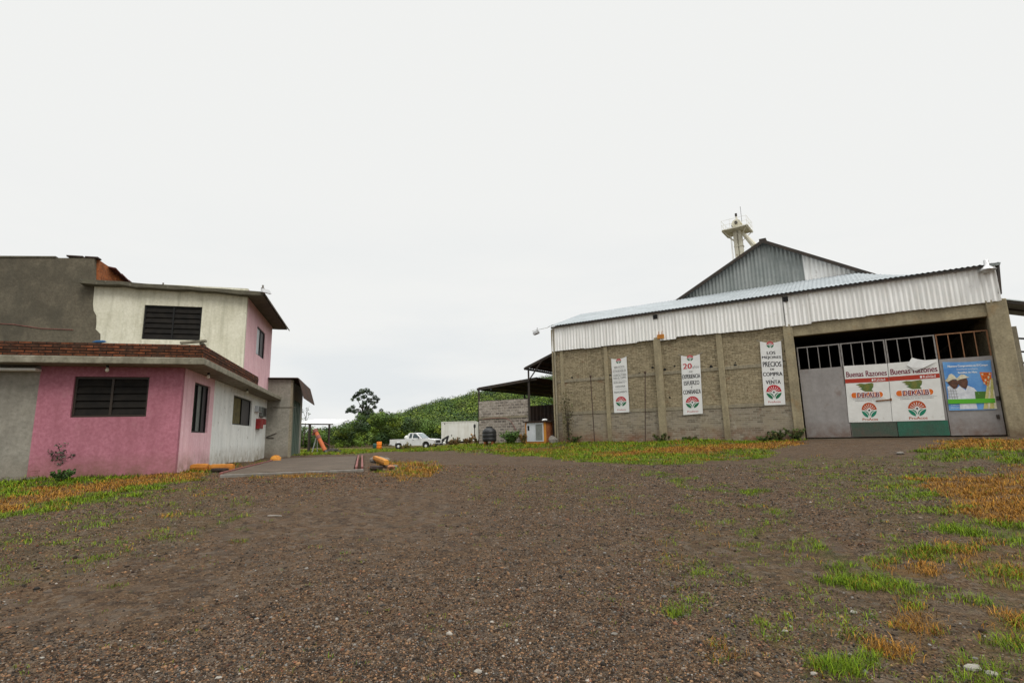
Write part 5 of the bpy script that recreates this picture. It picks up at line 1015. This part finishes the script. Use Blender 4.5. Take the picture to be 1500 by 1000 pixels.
# ------------------------------------------------------------------ canopies, block wall, cabinet and tank left of the warehouse
def BP(px, py, off=-.7): return FP(px, py, off)
a, b_ = BP(702, 648), BP(775, 648); zt = (BP(703, 588).z+BP(774, 583).z)/2; zbw = min(a.z, b_.z)
bwall = thing('block_wall', 'grey block wall under the dark canopy', 'wall', V((a.x, a.y, zbw))); m = MB(); ul = u_of(b_, a, FX); m.box(V((a.x, a.y, zbw-.4)), FX*ul, -FN*.2, Z*(zt-zbw+.4)); m.build('wall', block, bwall)
m = MB(); m.box(V((a.x, a.y, BP(740, 611).z-.06))+FN*.001, FX*ul*.99, FN*.03, Z*.14); m.build('tie_beam', concrete, bwall)
def canopy(flp, frp, off, dep, label, posts, per=.3):
    A_, B_ = FP(*flp, off), FP(*frp, off); bk_ = -FN*dep; t = thing('canopy', label, 'canopy', V((A_.x, A_.y, zw))); corr(A_, A_+bk_, B_+bk_, B_, per, .03, Z).build('roof', rust_roof, t)
    m = MB(); m.bar(A_-Z*.1, B_-Z*.1, .08, .14); m.bar(A_+bk_-Z*.1, B_+bk_-Z*.1, .08, .14); m.bar(A_-Z*.08, A_+bk_-Z*.08, .08, .12)
    for k in (.25, .5, .75): m.bar(A_.lerp(B_, k)-Z*.1, A_.lerp(B_, k)+bk_-Z*.1, .05, .08)
    m.build('roof_frame', dark_steel, t)
    for k, dd in posts:
        q = A_.lerp(B_, k)-FN*dd; m = MB(); m.bar(V((q.x, q.y, zw-.3)), q-Z*.12, .11); m.build('post', dark_steel, t)
    return A_, B_, t
A_, B_, lc = canopy((699, 568), (786, 552.5), -.8, 12, 'low dark sheet canopy above the grey block wall', [(.02, .06), (.86, .06), (.02, 6), (.02, 11.8), (.9, 11.8)])
A2, B2, uc = canopy((768, 538), (816, 513), -.6, 6, 'high dark lean-to canopy against the warehouse corner', [(.1, .1), (.1, 5.8)])
m = MB(); q = A2.lerp(B2, .1); m.bar(q-Z*1.0, q+(B2-A2)*.45+Z*.0-Z*.15, .06); m.build('brace', dark_steel, uc)
p = FP(776, 626, -5); e = FP(822, 626, -5); m = corr(V((p.x, p.y, zw)), V((e.x, e.y, zw)), V((e.x, e.y, FP(800, 593, -5).z)), V((p.x, p.y, FP(780, 594, -5).z)), .3, .03, FN); fw_ = thing('sheet_fence', 'dark metal sheet fence behind the cabinet', 'fence', V((p.x, p.y, zw))); m.build('sheet', rust_roof, fw_)
m = MB(); m.bar(V((p.x, p.y, zw-.2)), V((p.x, p.y, zw+2.3)), .08); m.bar(V((e.x, e.y, zw-.2)), V((e.x, e.y, zw+2.3)), .08); m.build('post', dark_steel, fw_)
c0 = FP(770, 648, .5); c1 = FP(800, 648, .5); c0.z = gz(c0.x, c0.y); cw = u_of(c1, c0, FX); chh = FP(785, 616, .5).z-c0.z
cab = thing('electric_cabinet', 'white electric cabinet in a yellow brick housing', 'cabinet', c0)
m = MB(); m.box(c0+FX*.1-FN*.05-Z*.3, FX*(cw-.1), -FN*.8, Z*(chh+.22)); m.build('brick_housing', orange_brick, cab)
m = MB(); m.box(c0, FX*.09, -FN*.3, Z*(chh-.09)); m.box(c0+FX*(cw-.14), FX*.14, -FN*.049, Z*(chh-.09)); m.box(c0+FX*.09-Z*.3, FX*(cw-.23), -FN*.049, Z*.42); m.build('trim', yellow_paint, cab)
m = MB(); m.box(c0-FX*.12+FN*.1+Z*(chh-.085), FX*(cw+.25), -FN*1.05, Z*.07); m.build('top_slab', dark_wood, cab)
hw = (cw-.25)/2
for i, mt in enumerate((cab_white, cab_grey)): m = MB(); m.box(c0+FX*(.1+i*(hw+.01))+Z*.13-FN*.02, FX*(hw-.01), FN*.04, Z*(chh-.25)); d_ = m.build('door', cab_white, cab); m = MB(); (m.box(c0+FX*.17+Z*(chh*.58)+FN*.021, FX*.12, FN*.01, Z*.28) if i == 0 else m.box(c0+FX*(.16+hw)+Z*.2+FN*.021, FX*(hw-.12), FN*.008, Z*(chh-.4))); m.build('panel', black_frame if i == 0 else cab_grey, d_)
p = c0+FX*(cw*.85)+Z*(chh)-FN*.3; m = MB(); m.rock(p+Z*.04, .14, 1.3, .8, .5, 90); tag(m.build('plastic_bag', banner_cloth, base=p), 'crumpled white bag on top of the cabinet', 'bag')
p = FP(810, 646, .5); p.z = gz(p.x, p.y); m = MB(); m.rock(p+Z*.15, .3, .9, .8, 1, 91); tag(m.build('stone', stone_m, base=p), 'grey boulder between the cabinet and the warehouse corner', 'stone')
w0 = FP(717, 647, .3); w0.z = gz(w0.x, w0.y); tk = thing('water_tank', 'round black plastic water tank by the block wall', 'water tank', w0); s_ = 20.5/F*w0.y/2
m = MB(); m.lathe(w0+Z*.2, [(s_*.93, 0), (s_, .06), (s_, .22), (s_*.97, .24), (s_, .26), (s_, .46), (s_*.97, .48), (s_, .5), (s_*.98, .62), (s_*.8, .74), (s_*.45, .83), (s_*.42, .84)], 24); tb_ = m.build('tank', plastic_black, tk, smooth=True)
m = MB(); m.lathe(w0+Z*1.045, [(s_*.45, 0), (s_*.45, .05), (s_*.3, .07)], 18); m.build('lid', plastic_black, tb_)
for t in range(4): q = w0+V((math.cos(t*1.57+.6), math.sin(t*1.57+.6), 0))*s_*.75; m = MB(); m.box(q-V((.07, .07, .15)), (.14, 0, 0), (0, .14, 0), (0, 0, .345)); m.build('leg', orange_brick, tk)
m = MB(); q = [FP(px, py, -.6) for px, py in ((707, 614), (722, 612), (740, 612), (748, 616), (755, 628), (760, 640))]; m.tube(q, .018, 6); tag(m.build('hose', rail_red, base=q[0]), 'thin brown hose strung along the grey block wall', 'hose')
p = FP(748, 648, .6); p.z = gz(p.x, p.y); sprig('shrub', 'rounded green shrub below the grey block wall', p, .75, 26, .7, [(.05, .1, .02), (.08, .13, .025)], .07, bf=.2)
p = FP(766, 648, .6); p.z = gz(p.x, p.y); sprig('dry_weed', 'dry orange weed at the left side of the cabinet', p, .6, 10, .3, [(.2, .11, .03), (.12, .1, .03)], .06)
# ------------------------------------------------------------------ grain elevator tower behind
TD = 52; tb0 = depth(1086, 400, TD); t0 = V((tb0.x, tb0.y, zw)); ztop = depth(1083, 314, TD).z; zpl = depth(1084, 339, TD).z
el = thing('elevator_tower', 'cream steel grain elevator tower above the warehouse roof', 'tower', t0)
ex = V((.80, -.6, 0)); ey = V((.6, .8, 0))
def EB(m, cx, cy, z0, sx, sy, h): m.box(t0+ex*(cx-sx/2)+ey*(cy-sy/2)+Z*(z0-zw), ex*sx, ey*sy, Z*h)
m = MB(); EB(m, -.18, 0, zw, .36, .6, zpl-zw+.5); EB(m, .27, 0, zw, .3, .55, zpl-zw+.5); EB(m, .05, .1, zw, .2, .4, zpl-zw+.3)
for k in range(14): EB(m, .05, 0, zpl-1.3*k-.4, .9, .66, .06)
m.build('shaft', tower_m, el)
m = MB(); EB(m, .05, 0, zpl, 2.5, 2.5, .08)
for a_, b2 in (((-1.2, 1.2), (-1.2, -1.2)), ((1.2, 1.2), (1.2, -1.2))): m.bar(t0+ex*a_[0]+ey*a_[1]+Z*(zpl-zw-.06), t0+ex*b2[0]+ey*b2[1]+Z*(zpl-zw-.06), .08)
for sx in (-1.1, 1.1): m.bar(t0+ex*sx-ey*1.1+Z*(zpl-zw-.08), t0+ex*sx*.3-ey*.4+Z*(zpl-zw-1.0), .07); m.bar(t0+ex*sx+ey*1.1+Z*(zpl-zw-.08), t0+ex*sx*.3+ey*.4+Z*(zpl-zw-1.0), .07)
m.build('platform', tower_m, el)
m = MB(); cr = [t0+ex*a+ey*b2 for a, b2 in ((-1.2, -1.2), (1.25, -1.2), (1.25, 1.2), (-1.2, 1.2))]
for i in range(4):
    for hgt_ in (.55, 1.05): m.bar(cr[i]+Z*(zpl-zw+hgt_), cr[(i+1) % 4]+Z*(zpl-zw+hgt_), .018)
    for k in range(3): q = cr[i].lerp(cr[(i+1) % 4], k/3)+Z*(zpl-zw); m.bar(q, q+Z*1.05, .018)
m.build('railing', tower_m, el)
m = MB(); EB(m, .05, 0, zpl+.09, .8, .6, .62); hd = t0+Z*(zpl-zw+.71)+ex*.05
m.prism([hd-ex*.5-ey*.3, hd+ex*.5-ey*.3]+[hd+ex*.48*math.cos(t)-ey*.3+Z*.55*math.sin(t) for t in [math.pi*i/8 for i in range(1, 8)]], ey*.6); m.tube([hd+Z*.5, hd+Z*.95], .07, 8); m.build('head_housing', tower_m, el)
m = MB(); m.tube([hd+Z*.95, hd+Z*1.25], .12, 8); m.tube([hd+ex*.5+Z*.2, hd+ex*.5+Z*1.9], .02, 5); m.tube([hd-ey*.31+Z*.15, hd-ey*.42+Z*.15], .16, 12); m.bar(hd-ex*.5-ey*.1, hd-ex*.2-ey*.1, .25); m.build('motor', dark_steel, el)
m = MB(); m.tube([t0+ex*.55+Z*(zpl-zw-.35), t0+ex*1.5+Z*(zpl-zw-1.9)], [.18, .3], 10); EB(m, 1.5, 0, zpl-2.5, .55, .55, .6); m.build('spout', tower_m, el)
m = MB(); q = t0-ex*.6-ey*.2
for s2 in (-.18, .18): m.bar(q+ey*s2, q+ey*s2+Z*(zpl-zw), .03)
for k in range(40): m.bar(q-ey*.18+Z*(.3+k*.35), q+ey*.18+Z*(.3+k*.35), .02)
m.build('ladder', tower_m, el)
m = MB(); m.tube([t0-ex*.3+Z*(zpl-zw-3.4), t0-ex*2.4-ey*.2+Z*(zpl-zw-5.4)], .14, 8); m.build('spout', tower_m, el)
# ------------------------------------------------------------------ loose stones and a stick in the yard
for i, (px, py, r, mt, lab) in enumerate(((1192, 985, .016, pale_stone, 'flat pale stone at the lower right among tufts'), (1425, 975, .036, pale_stone, 'largest whitish stone near the lower right corner'), (1452, 982, .028, pale_stone, 'whitish stone right of the largest one in the lower right corner'), (1150, 923, .016, pale_stone, 'pinkish pale scrap on the gravel lower right'), (1250, 893, .022, pale_stone, 'white scrap beside a small green tuft on the gravel'), (700, 985, .02, pale_stone, 'flat pale stone at the bottom centre of the gravel'), (320, 995, .016, pale_stone, 'small white stone at the bottom left of the gravel'), (62, 962, .012, pale_stone, 'tiny white stone at the far left bottom of the gravel'), (465, 918, .016, stone_m, 'grey pebble left of centre on the gravel'), (900, 930, .018, stone_m, 'grey stone right of centre on the gravel'), (577, 686, .09, stone_m, 'pale stone in the dry grass beyond the yellow beam'), (1320, 668, .08, stone_m, 'dark stone on the bare track below the gate'))):
    p = G(px, py); m = MB(); m.rock(p+Z*r*.3, r, 1.3, .9, .55, 200+i); tag(m.build('stone', mt, base=p, smooth=False), lab, 'stone', 'loose stones on the gravel')
p = G(392, 756); m = MB(); m.tube([p+Z*.02, p+V((.09, .01, .02)), p+V((.2, .0, .015))], [.008, .011, .007], 6); tag(m.build('stick', pale_stone, base=p), 'short pale stick lying on the gravel before the house', 'stick')
# ------------------------------------------------------------------ sky and light
SUN_EL, SUN_AZ = math.radians(46), math.radians(147)     # azimuth clockwise from +Y
w = bpy.data.worlds.new('World'); S.world = w; w.use_nodes = True; nt = w.node_tree; nt.nodes.clear()
tc = nd(nt, 'ShaderNodeTexCoord'); sky = nd(nt, 'ShaderNodeTexSky', {'sky_type': 'NISHITA', 'sun_disc': False, 'sun_elevation': SUN_EL, 'sun_rotation': SUN_AZ})
sepz = nd(nt, 'ShaderNodeSeparateXYZ', Vector=tc.outputs['Generated']).outputs[2]
mp = nd(nt, 'ShaderNodeMapping', Vector=tc.outputs['Generated'], Scale=(1.2, 1.2, 5)).outputs[0]
cl = noise(nt, mp, 1.6, 6, .55, .42, .66)
lowm = nd(nt, 'ShaderNodeMapRange', Value=sepz, _1=.42, _2=.02).outputs[0]
cloud = mix(nt, mul(nt, cl, mul(nt, lowm, .75)), (8.85, 8.92, 8.78), (7.3, 7.75, 8.05))
zen = nd(nt, 'ShaderNodeMapRange', Value=sepz, _1=.735, _2=.98, _3=1.0, _4=3.8).outputs[0]
cz = nd(nt, 'ShaderNodeVectorMath', {'operation': 'SCALE'}, _0=cloud, Scale=zen).outputs[0]
allc = mix(nt, .985, sky.outputs[0], cz)
bg = nd(nt, 'ShaderNodeBackground', Color=allc, Strength=.1); nt.links.new(bg.outputs[0], nd(nt, 'ShaderNodeOutputWorld').inputs[0])
sl = bpy.data.lights.new('sun', 'SUN'); sl.energy = 1.5; sl.angle = math.radians(25); sl.color = (1, .965, .9); so = bpy.data.objects.new('sun', sl); COL.objects.link(so)
dirv = V((math.sin(SUN_AZ)*math.cos(SUN_EL), math.cos(SUN_AZ)*math.cos(SUN_EL), math.sin(SUN_EL))); so.rotation_euler = dirv.to_track_quat('Z', 'Y').to_euler(); so.location = (0, 0, 40)
S.view_settings.view_transform = 'Standard'; S.view_settings.look = 'None'; S.view_settings.exposure = 0; S.view_settings.gamma = 1
S.cycles.max_bounces = 6
